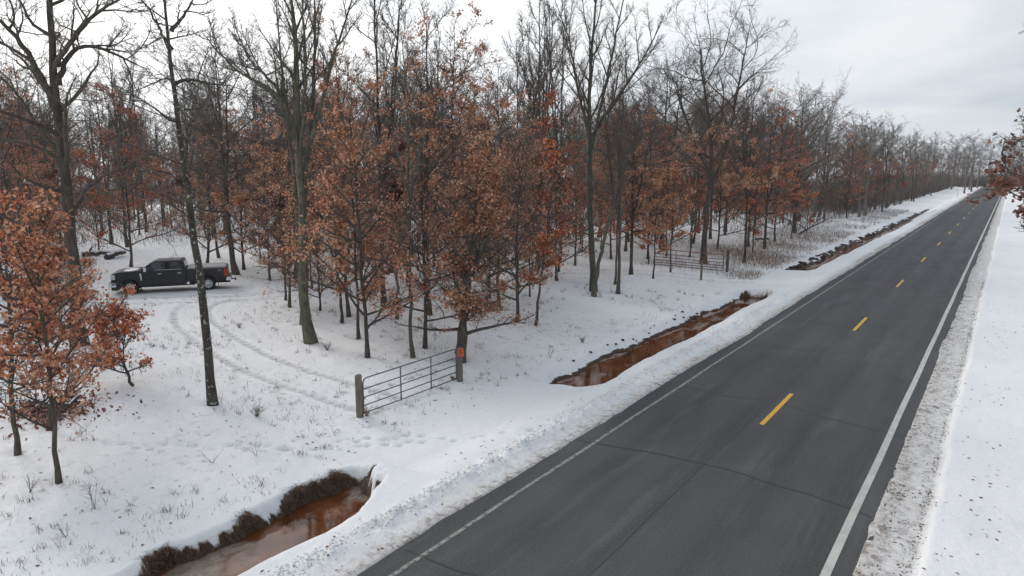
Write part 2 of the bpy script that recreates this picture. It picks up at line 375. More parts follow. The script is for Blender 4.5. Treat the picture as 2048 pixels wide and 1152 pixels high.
Mglass = simple('dark_tinted_glass', (.012, .015, .018), .06, spec=.9)
Mchrome = simple('chrome', (.62, .63, .65), .18, 1.0)
Malloy = simple('polished_alloy', (.58, .59, .60), .30, .85)
Mtyre = simple('tyre_rubber', (.020, .020, .021), .8, bmp=.3, scale=40)
Mtail = simple('red_tail_lamp', (.55, .012, .012), .2)
Mcover = simple('grey_bed_cover', (.36, .345, .33), .7, var=.1, scale=2)
Mhead = simple('headlight_lens', (.55, .57, .60), .1)
Msnowp = simple('snow_patch', (.82, .84, .86), .8, var=.05, bmp=.4)
Mred = simple('red_stem', (.19, .035, .03), .8)

# ------------------------------------------------------------------ ground mesh
def spaced(a, b, d): return np.linspace(a, b, max(2, int(round((b - a) / d)) + 1))[:-1]
xs = np.concatenate([-np.geomspace(900, 60, 40)[:-1], spaced(-60, -40, .5), spaced(-40, -16, .17), spaced(-16, -9.1, .08), spaced(-9.1, -2.1, .8), spaced(-2.1, 1.6, .075), spaced(1.6, 6, .4), np.geomspace(6, 900, 40)])
ys = np.concatenate([[-400, -120, -40, -15, -5, 0], spaced(2, 24, .095), spaced(24, 62, .2), np.geomspace(62, 200, 130)[:-1], np.geomspace(200, 1400, 45)])
X, Y = np.meshgrid(xs, ys, indexing='ij')
Z, SO, DI, TR = ground(X, Y, True)
ov = ss(-.25, -.55, Z) * (1 - ss(-.62, -.85, Z)) * (X < ditch_c(Y) - .2) * (Y < 12.3)
Xo = X + 0 * ov
nx, ny = X.shape
V = np.stack([Xo, Y, Z], -1).reshape(-1, 3)
ii = np.arange((nx - 1) * (ny - 1)); i0 = ii // (ny - 1); j0 = ii % (ny - 1); q = i0 * ny + j0
Fq = np.stack([q, q + ny, q + ny + 1, q + 1], 1)
me = mesh_np('ground', V, [Fq], [Msnow])
forest = ss(-14.5, -17, X) * (.25 + .75 * ss(-.2, .35, fbm(X, Y, 9, 141, 2) + .5 * ss(40, 70, Y)))
forest = np.where(X > 5, .6, forest) * (1 - .85 * TR)
attr(me, 'soil', SO); attr(me, 'dirt', DI); attr(me, 'track', TR); attr(me, 'forest', forest)
tag(link('ground', me), kind='structure')

# ------------------------------------------------------------------ road
yr = np.concatenate([spaced(-60, 60, 2), np.geomspace(60, 700, 60)])
xr_ = np.linspace(-9.75, -1.62, 12)
XR, YR = np.meshgrid(xr_, yr, indexing='ij'); ZR = 0.0 - 0.0 * XR
V = np.stack([XR, YR, ZR], -1).reshape(-1, 3); n2 = len(yr)
ii = np.arange((len(xr_) - 1) * (n2 - 1)); q = (ii // (n2 - 1)) * n2 + ii % (n2 - 1)
road = link('road', mesh_np('road', V, [np.stack([q, q + n2, q + n2 + 1, q + 1], 1)], [Masph])); tag(road, kind='structure')
def strip(name, xc_f, wd_f, ya, yb, m, z=.004, step=1.0, parent=road):
    yy = np.arange(ya, yb + 1e-6, step) if (yb - ya) / step >= 1 else np.array([ya, yb])
    x0 = np.array([xc_f(v) - wd_f(v) / 2 for v in yy]); x1 = np.array([xc_f(v) + wd_f(v) / 2 for v in yy])
    V = np.concatenate([np.stack([x0, yy, yy * 0 + z], 1), np.stack([x1, yy, yy * 0 + z], 1)]); n = len(yy)
    i = np.arange(n - 1); return link(name, mesh_np(name, V, [np.stack([i, i + n, i + n + 1, i + 1], 1)], [m]), parent)
dm = None
for k in range(-1, 18):
    y0 = 20.71 + 15.24 * k
    if dm is None: o = strip('centre_dash', lambda v: 0, lambda v: .14, -1.905, 1.905, Myel, step=.3); dm = o.data
    else: o = link('centre_dash', dm, road)
    o.location = (-5.49, y0 + 1.905, 0)
tag(strip('edge_line', lambda v: -2.16 + .008 * math.sin(v * .7), lambda v: .17, -20, 400, Mwhite, step=2), label='solid white edge line on the right side of the road')
tag(strip('edge_line', lambda v: -8.98 + .01 * math.sin(v * .9), lambda v: .10, -20, 400, Mworn, step=2), label='thin worn white edge line on the left side of the road')
tag(strip('tar_seam', lambda v: -5.86 + .02 * math.sin(v * .31) + .012 * math.sin(v * 1.7), lambda v: .022, 5, 160, Mtar, z=.003, step=.8), label='dark lengthwise seam beside the dashes')
crk = [[(-9.4, 9.2), (-6, 9.5), (-1.7, 9.1)], [(-9.5, 16.3), (-9.03, 16.34), (-7.4, 16.75), (-5.37, 16.95), (-3.8, 16.75), (-2.28, 16.6), (-1.75, 16.4)],
       [(-9.5, 22.9), (-7.33, 22.68), (-5.58, 23.13), (-4.6, 22.6), (-3.4, 22.35), (-1.75, 22.2)], [(-9.5, 30.1), (-8.64, 30.28), (-5.78, 31.0), (-4.2, 31.6), (-2.27, 31.73), (-1.75, 31.8)],
       [(-9.4, 36.6), (-5, 37.0), (-1.8, 37.3)], [(-9.4, 42.6), (-8.68, 42.5), (-5.6, 43.2), (-2.3, 43.0), (-1.8, 43)], [(-9.4, 53.9), (-7.2, 53.8), (-4, 54.1), (-2.3, 53.6)],
       [(-9.4, 62.5), (-5, 62.2), (-2, 62)], [(-9.3, 69.2), (-5, 69.9), (-2.0, 69.7)], [(-9.2, 86), (-5, 84), (-2.05, 81.8)], [(-9.2, 97), (-5, 97.5), (-2, 98)], [(-9.2, 112), (-5, 112), (-2, 113)], [(-9.2, 130), (-2, 131)], [(-9.2, 152), (-2, 150)]]
cr = np.random.RandomState(3)
for c in crk:
    c = np.array(c); xx = np.arange(c[0, 0], c[-1, 0], .12); yy = np.interp(xx, c[:, 0], c[:, 1])
    yy = yy + np.cumsum(cr.normal(0, .012, len(xx))) * .8 + cr.normal(0, .008, len(xx)) + .05 * fbm(xx, xx * 0 + c[0, 1], .8, 3)
    wdt = (.022 + .022 * vn(xx * 2, xx * 0 + c[0, 1], 5)) * (1.0 + c[0, 1] / 20)
    V = np.concatenate([np.stack([xx, yy - wdt / 2, xx * 0 + .003], 1), np.stack([xx, yy + wdt / 2, xx * 0 + .003], 1)]); n = len(xx); i = np.arange(n - 1)
    link('crack', mesh_np('crack', V, [np.stack([i, i + 1, i + n + 1, i + n], 1)], [Mtar]), road)
# ------------------------------------------------------------------ water in the ditch
for (ya, yb) in ((-30, 12.3), (20.5, 46.4), (57, 190)):
    V = np.array([[-15.3, ya, WATER_Z], [-11.4, ya, WATER_Z], [-11.4, yb, WATER_Z], [-15.3, yb, WATER_Z]])
    if ya == 57: V[:, 2] = -.74
    tag(link('creek_water', mesh_np('water', V, [np.array([[0, 1, 2, 3]])], [Mwater])), kind='structure')

# ------------------------------------------------------------------ tree generator (all numpy)
def nrm(v): return v / np.maximum(np.linalg.norm(v, axis=-1, keepdims=True), 1e-9)
def tubes(P, Rd, s):
    n, k, _ = P.shape
    T = nrm(np.gradient(P, axis=1) if k > 2 else np.repeat((P[:, 1:] - P[:, :1]), 2, 1))
    mt = np.abs(nrm(P[:, -1] - P[:, 0])); ref = np.zeros((n, 3)); ref[np.arange(n), mt.argmin(1)] = 1
    A_ = nrm(np.cross(T, ref[:, None, :])); B_ = np.cross(T, A_)
    a = np.arange(s) * 2 * np.pi / s
    V = P[:, :, None, :] + Rd[:, :, None, None] * (np.cos(a)[None, None, :, None] * A_[:, :, None, :] + np.sin(a)[None, None, :, None] * B_[:, :, None, :])
    b = np.arange(n)[:, None, None] * k * s + np.arange(k - 1)[None, :, None] * s; j = np.arange(s)[None, None, :]; j1 = (j + 1) % s
    F = np.stack([b + j, b + j1, b + s + j1, b + s + j], -1).reshape(-1, 4)
    return V.reshape(-1, 3), F
def grow(P0, D, L, k, curl, up, rg):
    n = len(P0); P = np.empty((n, k, 3)); P[:, 0] = P0; d = nrm(D)
    st = (L / (k - 1))[:, None]
    for i in range(1, k):
        d = nrm(d + rg.normal(0, curl, (n, 3)) + np.array([0, 0, up]))
        P[:, i] = P[:, i - 1] + d * st
    return P
def kids(P, Rd, L, cnt, t0, t1, ang, ang_s, lr, rr, rg, horiz=0.0, t_pow=1.0, lfun=None, golden=False, atop=0.0):
    """children along each parent polyline"""
    n, k, _ = P.shape
    N_ = n * cnt; pi_ = np.repeat(np.arange(n), cnt)
    base = (np.tile(np.arange(cnt), n) + rg.rand(N_)) / cnt
    t = t0 + (t1 - t0) * base ** t_pow
    f = t * (k - 1); i = np.minimum(f.astype(int), k - 2); u = (f - i)[:, None]
    p = P[pi_, i] * (1 - u) + P[pi_, i + 1] * u; r = Rd[pi_, i] * (1 - u[:, 0]) + Rd[pi_, i + 1] * u[:, 0]
    T = nrm(P[pi_, i + 1] - P[pi_, i]); ref = np.where(np.abs(T[:, 2:3]) > .8, np.array([[1., 0, 0]]), np.array([[0., 0, 1]]))
    A_ = nrm(np.cross(T, ref)); B_ = np.cross(T, A_)
    ph = rg.rand(N_) * 2 * np.pi
    if golden: ph = np.tile(np.arange(cnt), n) * 2.39996 + rg.normal(0, .35, N_) + np.repeat(rg.rand(n) * 6, cnt)
    side = np.cos(ph)[:, None] * A_ + (np.sin(ph) * (1 - horiz))[:, None] * B_; side = nrm(side)
    a = R(ang) * (1 - atop * t) + rg.normal(0, R(ang_s), N_)
    D = nrm(T * np.cos(a)[:, None] + side * np.sin(a)[:, None])
    ln = L[pi_] * lr * (0.6 + .65 * rg.rand(N_)) * (1.0 - .45 * t if lfun is None else lfun(t))
    return p, D, ln, np.minimum(r * rr, r * .9), t, pi_
LEAF_NEAR = np.array([[0, 0, 0], [.30, .30, .05], [.16, .42, .0], [.42, .70, .06], [0, 1.1, -.05], [-.42, .66, .06], [-.15, .45, .0], [-.30, .26, .05]])
LEAF_NEAR_F = np.array([[0, 1, 2, 7], [7, 2, 6, 6], [2, 3, 4, 6], [6, 4, 5, 5]])
LEAF_FAR = np.array([[0, 0, 0], [.36, .5, .10], [0, 1.0, 0], [-.36, .5, .10]])
def leaves(C, size, rg, near=False, droop=.5):
    n = len(C); tp = LEAF_NEAR if near else LEAF_FAR
    d = nrm(rg.normal(0, 1, (n, 3)) + np.array([0, 0, -droop])); nn = nrm(rg.normal(0, 1, (n, 3)) + np.array([0, 0, .7])); s = nrm(np.cross(d, nn)); nn = np.cross(s, d)
    sz = size * (.7 + .6 * rg.rand(n))
    V = C[:, None, :] + sz[:, None, None] * (tp[None, :, 0:1] * s[:, None] + tp[None, :, 1:2] * d[:, None] + tp[None, :, 2:3] * nn[:, None])
    k = len(tp); b = (np.arange(n) * k)[:, None]
    if near:
        Fs = [(b + np.array([[0, 1, 2, 7]])), (b + np.array([[2, 3, 4, 6]])), (b + np.array([[7, 2, 6]])), (b + np.array([[6, 4, 5]]))]
    else: Fs = [(b + np.array([[0, 1, 2, 3]]))]
    return V.reshape(-1, 3), Fs
def cat_geo(parts):
    Vs = []; Fs = []; o = 0
    for v, f in parts:
        Vs.append(v)
        for g in (f if isinstance(f, list) else [f]): Fs.append(g + o)
        o += len(v)
    return np.concatenate(Vs), Fs
def make_tree(stems, seed, p):
    """stems: list of (polyline, r_base, r_tip). returns dict of geometry"""
    rg = np.random.RandomState(seed); g = {}
    trunk = []; L1 = []
    for (pl, rb, rt, t0, cnt, lenm) in stems:
        pl = np.asarray(pl, float)
        tt = np.r_[0, np.cumsum(np.linalg.norm(np.diff(pl, axis=0), axis=1))]; LL = tt[-1]; k = p.get('tk', 16)
        s = np.linspace(0, LL, k); Q = np.stack([np.interp(s, tt, pl[:, c]) for c in range(3)], 1)
        for _ in range(2): Q[1:-1] = .25 * Q[:-2] + .5 * Q[1:-1] + .25 * Q[2:]
        Q[1:-1] += rg.normal(0, p.get('wob', .03), (k - 2, 3)) * np.array([1, 1, 0])
        u = s / LL; Rd = rb * (1 - u) ** .8 + rt + rb * .55 * np.exp(-s / .22) * (p.get('flare', 1.0))
        P = Q[None]; Rd = Rd[None]
        trunk.append(tubes(P, Rd, p.get('ts', 9)))
        L1.append(kids(P, Rd, np.array([lenm]), cnt, t0, .98, p['a1'], 12, 1.0, p.get('r1', .55), rg, lfun=p['lf'], golden=True, atop=p.get('atop', 0.0)))
    g['trunk'] = cat_geo(trunk)
    P0, D, Ln, r, t, _ = [np.concatenate([l[i] for l in L1]) for i in range(6)]
    D = nrm(D + np.array([0, 0, p.get('lift', 0.0)])); k1 = p.get('k1', 9)
    r = np.minimum(r, .012 + Ln * .022)
    P = grow(P0, D, Ln, k1, p.get('c1', .13), p.get('u1', .05), rg)
    tp = np.linspace(0, 1, k1)[None]; Rd = r[:, None] * (1 - tp) ** .9 + .008
    g['limbs'] = (P, Rd)
    p2, D2, L2, r2, _, pi2 = kids(P, Rd, Ln, p['n2'], .15, .97, p.get('a2', 48), 12, p.get('l2', .5), .65, rg, horiz=p.get('hz', .5))
    D2 = nrm(D2 + np.array([0, 0, p.get('lift2', 0.05)]))
    P2 = grow(p2, D2, L2, 6, p.get('c2', .18), p.get('u2', .04), rg); R2 = np.minimum(r2, .006 + L2 * .012)[:, None] * (1 - np.linspace(0, 1, 6)[None]) + .0045
    p3, D3, L3, r3, _, pi3 = kids(P2, R2, L2, p['n3'], .1, .98, 45, 14, p.get('l3', .5), .7, rg, horiz=p.get('hz', .5) * .6)
    k3 = p.get('k3', 3); P3 = grow(p3, D3, L3, k3, .2, p.get('u3', .04), rg); R3 = np.minimum(r3, .0075)[:, None] * (1 - np.linspace(0, 1, k3)[None] * .8) + .0015
    tw = [tubes(P2, R2, p.get('s2', 3)), tubes(P3, R3 * p.get('tww', 1), 3)]
    tips = P3
    if p['n4']:
        p4, D4, L4, r4, _, _ = kids(P3, R3, L3, p['n4'], .1, 1.0, 42, 14, p.get('l4', .55), .8, rg)
        P4 = grow(p4, D4, L4, 2, .1, .05, rg); R4 = np.stack([r4 * 0 + .0042, r4 * 0 + .0015], 1) * p.get('tww', 1)
        tw.append(tubes(P4, R4, 3)); tips = P4
    g['twigs'] = cat_geo(tw)
    nl = p.get('leaves', 0)
    if nl:
        h = tips[:, 0, 2]; zmax = h.max(); rel = h / zmax
        wgt = np.ones(len(tips))
        if 'leaf_top' in p: wgt = (1 - ss(p['leaf_top'] - .15, p['leaf_top'] + .1, rel)) + .0004
        # clumping so that gaps show
        cl = fbm(tips[:, 0, 0] + 30, tips[:, 0, 2] * 2.2 + tips[:, 0, 1] * .7, 1.1, seed % 50, 2); wgt = wgt * np.clip(.25 + cl * 1.9, .01, 2)
        wgt /= wgt.sum(); pk = rg.choice(len(tips), nl, p=wgt); kk = tips.shape[1] - 1
        f = rg.rand(nl, 1) * kk; i = np.minimum(f[:, 0].astype(int), kk - 1); u = f - i[:, None]
        C = tips[pk, i] * (1 - u) + tips[pk, i + 1] * u + rg.normal(0, .07, (nl, 3))
        g['leaves'] = leaves(C, p.get('ls', .14), rg, p.get('near', False))
    return g
BB = dict(   # kinds of tree: how the limbs leave the trunk and how crowns fill
 oak=dict(a1=68, lf=lambda t: .45 + .9 * np.sin(np.pi * np.clip(t * 1.02 - .12, 0, 1)) ** .8, lift=.12, n2=8, n3=7, n4=5, c1=.17, c2=.24, l2=.48, l3=.46, l4=.5, u1=.03),
 tall=dict(a1=34, lf=lambda t: 1.15 - .65 * t, lift=.15, n2=8, n3=6, n4=5, c1=.07, u1=.05, c2=.11, u2=.07, a2=34, l2=.46, l3=.5, l4=.55, hz=.1),
 young=dict(a1=76, atop=.5, lf=lambda t: .42 + .75 * (1 - t) ** .8, lift=.02, n2=8, n3=6, n4=3, c1=.09, u1=.025, hz=.75, a2=46, l2=.48, l3=.5, flare=.7),
)
def P_(kind, **k): d = dict(BB[kind]); d.update(k); return d
class Kind: pass
def tree_meshes(nm, g, bk, tw, lf, merge_limbs=True, zb=0):
    K = Kind(); K.limbs = []
    tv, tf = g['trunk']
    if merge_limbs: tv, tf = cat_geo([g['trunk'], tubes(g['limbs'][0], g['limbs'][1], 6)])
    K.trunk = mesh_np(nm + '_trunk', tv, tf, [bk])
    if not merge_limbs:
        for a, r_ in zip(*g['limbs']):
            v, f = tubes(a[None], r_[None], 7); K.limbs.append(mesh_np(nm + '_limb', v, [f], [bk]))
    K.crown = mesh_np(nm + '_crown', g['twigs'][0], g['twigs'][1], [tw])
    K.leaves = mesh_np(nm + '_foliage', g['leaves'][0], g['leaves'][1], [lf], smooth=False) if 'leaves' in g else None
    return K
def plant(K, name, label, loc, rz=0, sc=1.0, group=None, tilt=(0, 0), szz=1.0):
    r = thing(name, label, 'tree', loc, rz, group); r.scale = (sc, sc, sc * szz); r.rotation_euler = (tilt[0], tilt[1], rz)
    link('trunk', K.trunk, r)
    for m in K.limbs: link('limb', m, r)
    c = tag(link('crown', K.crown, r), kind='stuff')
    if K.leaves: tag(link('foliage', K.leaves, c), kind='stuff')
    return r
def stem_up(h, rg, lean=.03, n=7):
    z = np.linspace(0, h, n); w_ = np.cumsum(rg.normal(0, lean, (n, 2)) * (h / n), 0); w_[0] = 0
    return np.c_[w_, z]
def archetype(nm, kind, h, rb, crown_r, n1, t0, seed, bk, tw, lf=None, forks=0, **k):
    rg = np.random.RandomState(seed); pl = stem_up(h, rg)
    stems = [(pl, rb, .012, t0, n1, crown_r)]
    if forks:
        for i in range(forks):
            f = rg.uniform(.25, .45); j = f * h; a = rg.rand() * 6.28 + i * 2.4; hh = h * rg.uniform(.85, .98)
            b0 = np.array([np.interp(j, pl[:, 2], pl[:, 0]), np.interp(j, pl[:, 2], pl[:, 1]), j]); zz_ = np.linspace(0, hh - j, 6); sp = rg.uniform(.14, .30) * (hh - j)
            u = zz_ / (hh - j); q_ = b0 + np.c_[np.cos(a) * sp * u ** .7 + rg.normal(0, .08, 6) * u, np.sin(a) * sp * u ** .7 + rg.normal(0, .08, 6) * u, zz_]
            stems.append((q_, rb * .6, .012, .12, max(5, n1 // 2), crown_r * .75))
    return tree_meshes(nm, make_tree(stems, seed, P_(kind, **dict(dict(flare=1.0), **k))), bk, tw, lf)
TALL = [archetype('tall_bare', 'tall', h, .13, 5.2, 12, .34, 100 + i, Mbarkg if i % 2 else Mbark, Mtwig if i % 2 == 0 else Mtwigg, forks=2, tww=1.6, n3=7) for i, h in enumerate((19, 17.5, 18.5))] ; TALL.append(TALL[0])
OAKB = [archetype('broad_bare', 'oak', h, .20, 6.0, 22, .24, 120 + i, Mbark, Mtwig if i else Mtwigg, forks=1, tww=1.6) for i, h in enumerate((16, 17))] ; OAKB.append(OAKB[0])
HALF = [archetype('half_leafed', 'oak', h, .14, 4.3, 20, .20, 140 + i, Mbark, Mtwig, Mleaf if i != 1 else Mleafr, forks=1, leaves=5200, leaf_top=.55, ls=.14, n4=4, tww=1.5) for i, h in enumerate((14.5, 15.5))] ; HALF.append(HALF[0])
YNG = [archetype('leafed_oak', 'young', h, .085, 4.2, 32, .09, 160 + i, Mbark, Mtwig, (Mleaf, Mleaf, Mleafp, Mleafr, Mleaf)[i], leaves=5400, ls=.118, leaf_top=1.3, tww=1.3) for i, h in enumerate((13.5, 11, 9.5, 13))] ; YNG.append(YNG[0])
SAP = [archetype('sapling', 'young', h, .05, 1.7, 16, .25, 180 + i, Mbark, Mtwig, Mleafd if i == 1 else Mleaf, leaves=1600, ls=.15, n4=0) for i, h in enumerate((5.5, 6.5, 7.5))]
BSAP = [archetype('bare_sapling', 'tall', h, .05, 2.0, 12, .3, 190 + i, Mbarkg, Mtwigg, n4=3, n2=6, n3=5) for i, h in enumerate((7, 9))]

# ------------------------------------------------------------------ individually shaped trees
HEROXY = []
def hero(name, label, base_px, paths, seed, kind, bk, tw, lf=None, zb=None, limbs=True, **k):
    """paths: list of (pixel polyline incl. base, width_px, tip_radius, t0, n_limbs, limb_len, depth offsets)"""
    z0 = -.1
    for _ in range(3): b = at(base_px[0], base_px[1], z0); z0 = gz(b[0], b[1])
    b = np.array([b[0], b[1], z0]); dep = np.dot(b, HD); stems = []
    for (pp, wpx, rt, t0, cnt, ll, dd) in paths:
        n = len(pp); q_ = []
        for i, (x_, y_) in enumerate(pp):
            q_.append(on_plane(x_, y_, b, dd * i / max(1, n - 1)) - b)
        q_ = np.array(q_)
        if pp[0] == base_px: q_[0] = (0, 0, -.08)
        stems.append((q_, wpx / F_PX * dep / 2, rt, t0, cnt, ll))
    HEROXY.append((b[0], b[1]))
    g = make_tree(stems, seed, P_(kind, **k))
    return plant(tree_meshes(name, g, bk, tw, lf, merge_limbs=not limbs), name, label, tuple(b))
# big oak on the left
hero('oak_tree', 'large dark bare oak with thick spreading limbs at the left edge, left of the pickup', (160, 690),
     [([(160, 690), (153, 596), (145, 500), (134, 400), (124, 300), (112, 200), (104, 120), (100, 50), (97, -30), (95, -160)], 22, .05, .30, 14, 3.6, 0),
      ([(112, 215), (70, 130), (35, 75), (0, 42), (-60, -10)], 13, .02, .25, 7, 2.6, -1.5),
      ([(116, 170), (135, 110), (165, 88), (205, 95), (250, 120), (300, 140)], 10, .012, .2, 8, 1.8, 2),
      ([(112, 130), (150, 70), (185, 30), (225, 5), (290, -25)], 9, .012, .2, 7, 1.9, -2),
      ([(125, 325), (80, 295), (40, 285), (0, 275), (-50, 262)], 8, .015, .3, 7, 1.6, 1.0),
      ([(134, 400), (165, 385), (205, 350), (250, 335), (310, 300)], 6, .01, .2, 8, 1.5, -1)], 301, 'oak', Mbark, Mtwig, a1=62, n2=8, n3=7, n4=5, l2=.5)
# curved tree in front of the pickup
hero('crooked_tree', 'thin crooked lichen-spotted tree standing in front of the black pickup', (425, 806),
     [([(425, 806), (417, 760), (411, 705), (415, 655), (408, 600), (398, 545), (388, 480), (382, 400), (368, 330), (360, 260), (348, 190), (342, 140), (345, 100), (335, 55), (330, 0), (318, -60)], 17, .02, .42, 12, 1.6, 0),
      ([(345, 170), (365, 160), (385, 158), (420, 168), (470, 172)], 6, .008, .2, 6, .9, 1),
      ([(343, 62), (362, 40), (380, 10), (400, -20)], 6, .01, .2, 5, 1.0, 1),
      ([(345, 100), (320, 60), (300, 20), (270, -20)], 5, .01, .2, 5, 1.2, -1)], 302, 'oak', Mbarkl, Mtwig, n2=5, n3=4, n4=3, flare=.5, wob=.02, r1=.4)
# two small leafed oaks at bottom left
hero('young_oak_tree', 'leftmost young oak with russet leaves and a slim bare lower trunk', (35, 904),
     [([(35, 904), (27, 815), (22, 706), (21, 596), (10, 500), (2, 400)], 9, .01, .24, 26, 2.3, 0)], 303, 'young', Mbark, Mtwig, Mleaf, near=True, leaves=3100, ls=.098, hz=.9, c1=.06, n4=3, leaf_top=1.3, flare=.9)
hero('young_oak_tree', 'young russet oak nearest the ditch at left with dead twiggy low branches', (117, 959),
     [([(117, 959), (109, 888), (101, 779), (97, 669), (84, 596), (66, 520), (50, 450)], 9, .01, .20, 28, 2.1, 0)], 304, 'young', Mbark, Mtwig, Mleaf, near=True, leaves=3100, ls=.098, hz=.9, c1=.06, n4=3, leaf_top=1.3, flare=.9)
hero('young_oak_tree', 'slender young oak just behind the bottom left one, leaves high up', (98, 855),
     [([(98, 855), (97, 742), (92, 640), (88, 540), (80, 450)], 8, .01, .35, 20, 1.7, 0)], 305, 'young', Mbark, Mtwig, Mleafp, near=True, leaves=4500, ls=.11, n4=3, leaf_top=1.3, flare=.9)
hero('oak_sapling', 'low leaning russet oak sapling beside the brush pile at left', (266, 768),
     [([(266, 768), (250, 735), (238, 712), (232, 680), (226, 630)], 5, .008, .15, 18, 2.0, 0)], 306, 'young', Mbark, Mtwig, Mleaf, near=True, leaves=2600, ls=.11, n4=3, leaf_top=1.3, flare=.3)
# many stemmed tall tree
hero('tall_tree', 'tall many-stemmed grey-green tree right of the pickup with a broken stub', (622, 684),
     [([(622, 684), (612, 640), (608, 580), (606, 497), (604, 420), (603, 360), (597, 286), (592, 156), (586, 26), (578, -120)], 20, .02, .46, 16, 3.4, 0),
      ([(604, 400), (612, 340), (617, 286), (627, 182), (630, 78), (628, -60)], 9, .02, .25, 11, 2.6, 1.5),
      ([(600, 330), (591, 250), (565, 193), (534, 172), (495, 157), (450, 120), (400, 60)], 9, .012, .3, 9, 2.2, -1),
      ([(565, 193), (540, 160), (505, 128), (470, 70)], 6, .01, .2, 7, 2.0, 1),
      ([(598, 300), (606, 220), (611, 120), (607, 0), (602, -120)], 6, .015, .3, 9, 2.2, -1.5),
      ([(617, 290), (645, 200), (665, 120), (695, 30), (720, -60)], 7, .012, .25, 9, 2.2, .5),
      ([(568, 215), (566, 180), (564, 148)], 9, .05, .6, 1, .4, 0)], 307, 'tall', Mbarkg, Mtwig, n4=5, n3=7, flare=.8)
hero('tall_tree', 'dark slim trunk close behind the tall many-stemmed tree', (606, 647),
     [([(606, 647), (600, 560), (596, 470), (590, 360), (575, 240), (560, 100), (548, -40)], 9, .015, .5, 12, 2.6, 0)], 308, 'tall', Mbarkg, Mtwig, limbs=False)
# tree at the gate post
hero('young_oak_tree', 'russet oak with forked trunk directly behind the post of the grey gate', (922, 722),
     [([(922, 722), (926, 670), (931, 621), (937, 560), (941, 500), (948, 430), (955, 370), (958, 325)], 15, .01, .13, 30, 2.5, .3),
      ([(915, 708), (923, 640), (930, 599), (941, 560), (953, 512), (968, 450), (985, 380)], 9, .01, .16, 22, 2.4, .8)], 309, 'young', Mbark, Mtwig, Mleafp, near=True, leaves=7800, ls=.108, hz=.9, n4=3, leaf_top=1.3, flare=.9)
# tall bare tree in the centre right
hero('tall_tree', 'tall bare grey tree with high fork standing between the two gates', (1187, 581),
     [([(1187, 581), (1184, 514), (1181, 437), (1179, 380), (1177, 310), (1180, 270), (1176, 200), (1184, 100), (1192, 0), (1198, -90)], 12, .02, .44, 15, 4.4, 0),
      ([(1180, 285), (1195, 250), (1230, 205), (1265, 150), (1300, 95), (1325, 40)], 6.5, .012, .15, 12, 3.3, 0),
      ([(1179, 270), (1165, 220), (1150, 150), (1140, 80), (1110, 0)], 6, .012, .15, 12, 3.3, 1),
      ([(1182, 300), (1205, 200), (1225, 100), (1245, 10), (1255, -60)], 6, .012, .25, 11, 3.2, -1)], 310, 'tall', Mbarkg, Mtwig, n4=5, n3=7, flare=.9)
hero('leaning_tree', 'slim grey tree leaning right out of the foot of the tall bare tree', (1188, 591),
     [([(1188, 591), (1191, 561), (1199, 514), (1210, 475), (1221, 437), (1229, 390), (1238, 320), (1243, 250)], 8, .01, .5, 14, 2.6, 0)], 311, 'tall', Mbarkg, Mtwig, limbs=False)
# big oak behind the rusty gate
hero('oak_tree', 'big oak behind the rusty gate, bare crown above and russet leaves below', (1407, 527),
     [([(1407, 527), (1409, 474), (1410, 435), (1418, 388), (1424, 345), (1425, 290), (1415, 220), (1405, 150), (1398, 80)], 11, .02, .30, 16, 5.2, 0),
      ([(1418, 390), (1440, 330), (1462, 260), (1475, 180), (1490, 110), (1500, 50)], 7, .015, .2, 14, 4.6, 0),
      ([(1422, 350), (1390, 290), (1365, 220), (1350, 150)], 7, .015, .2, 10, 3.8, 1)], 312, 'oak', Mbark, Mtwig, Mleaf, leaves=6500, leaf_top=.42, ls=.15, a1=50, l2=.46, n3=8, tww=1.2)
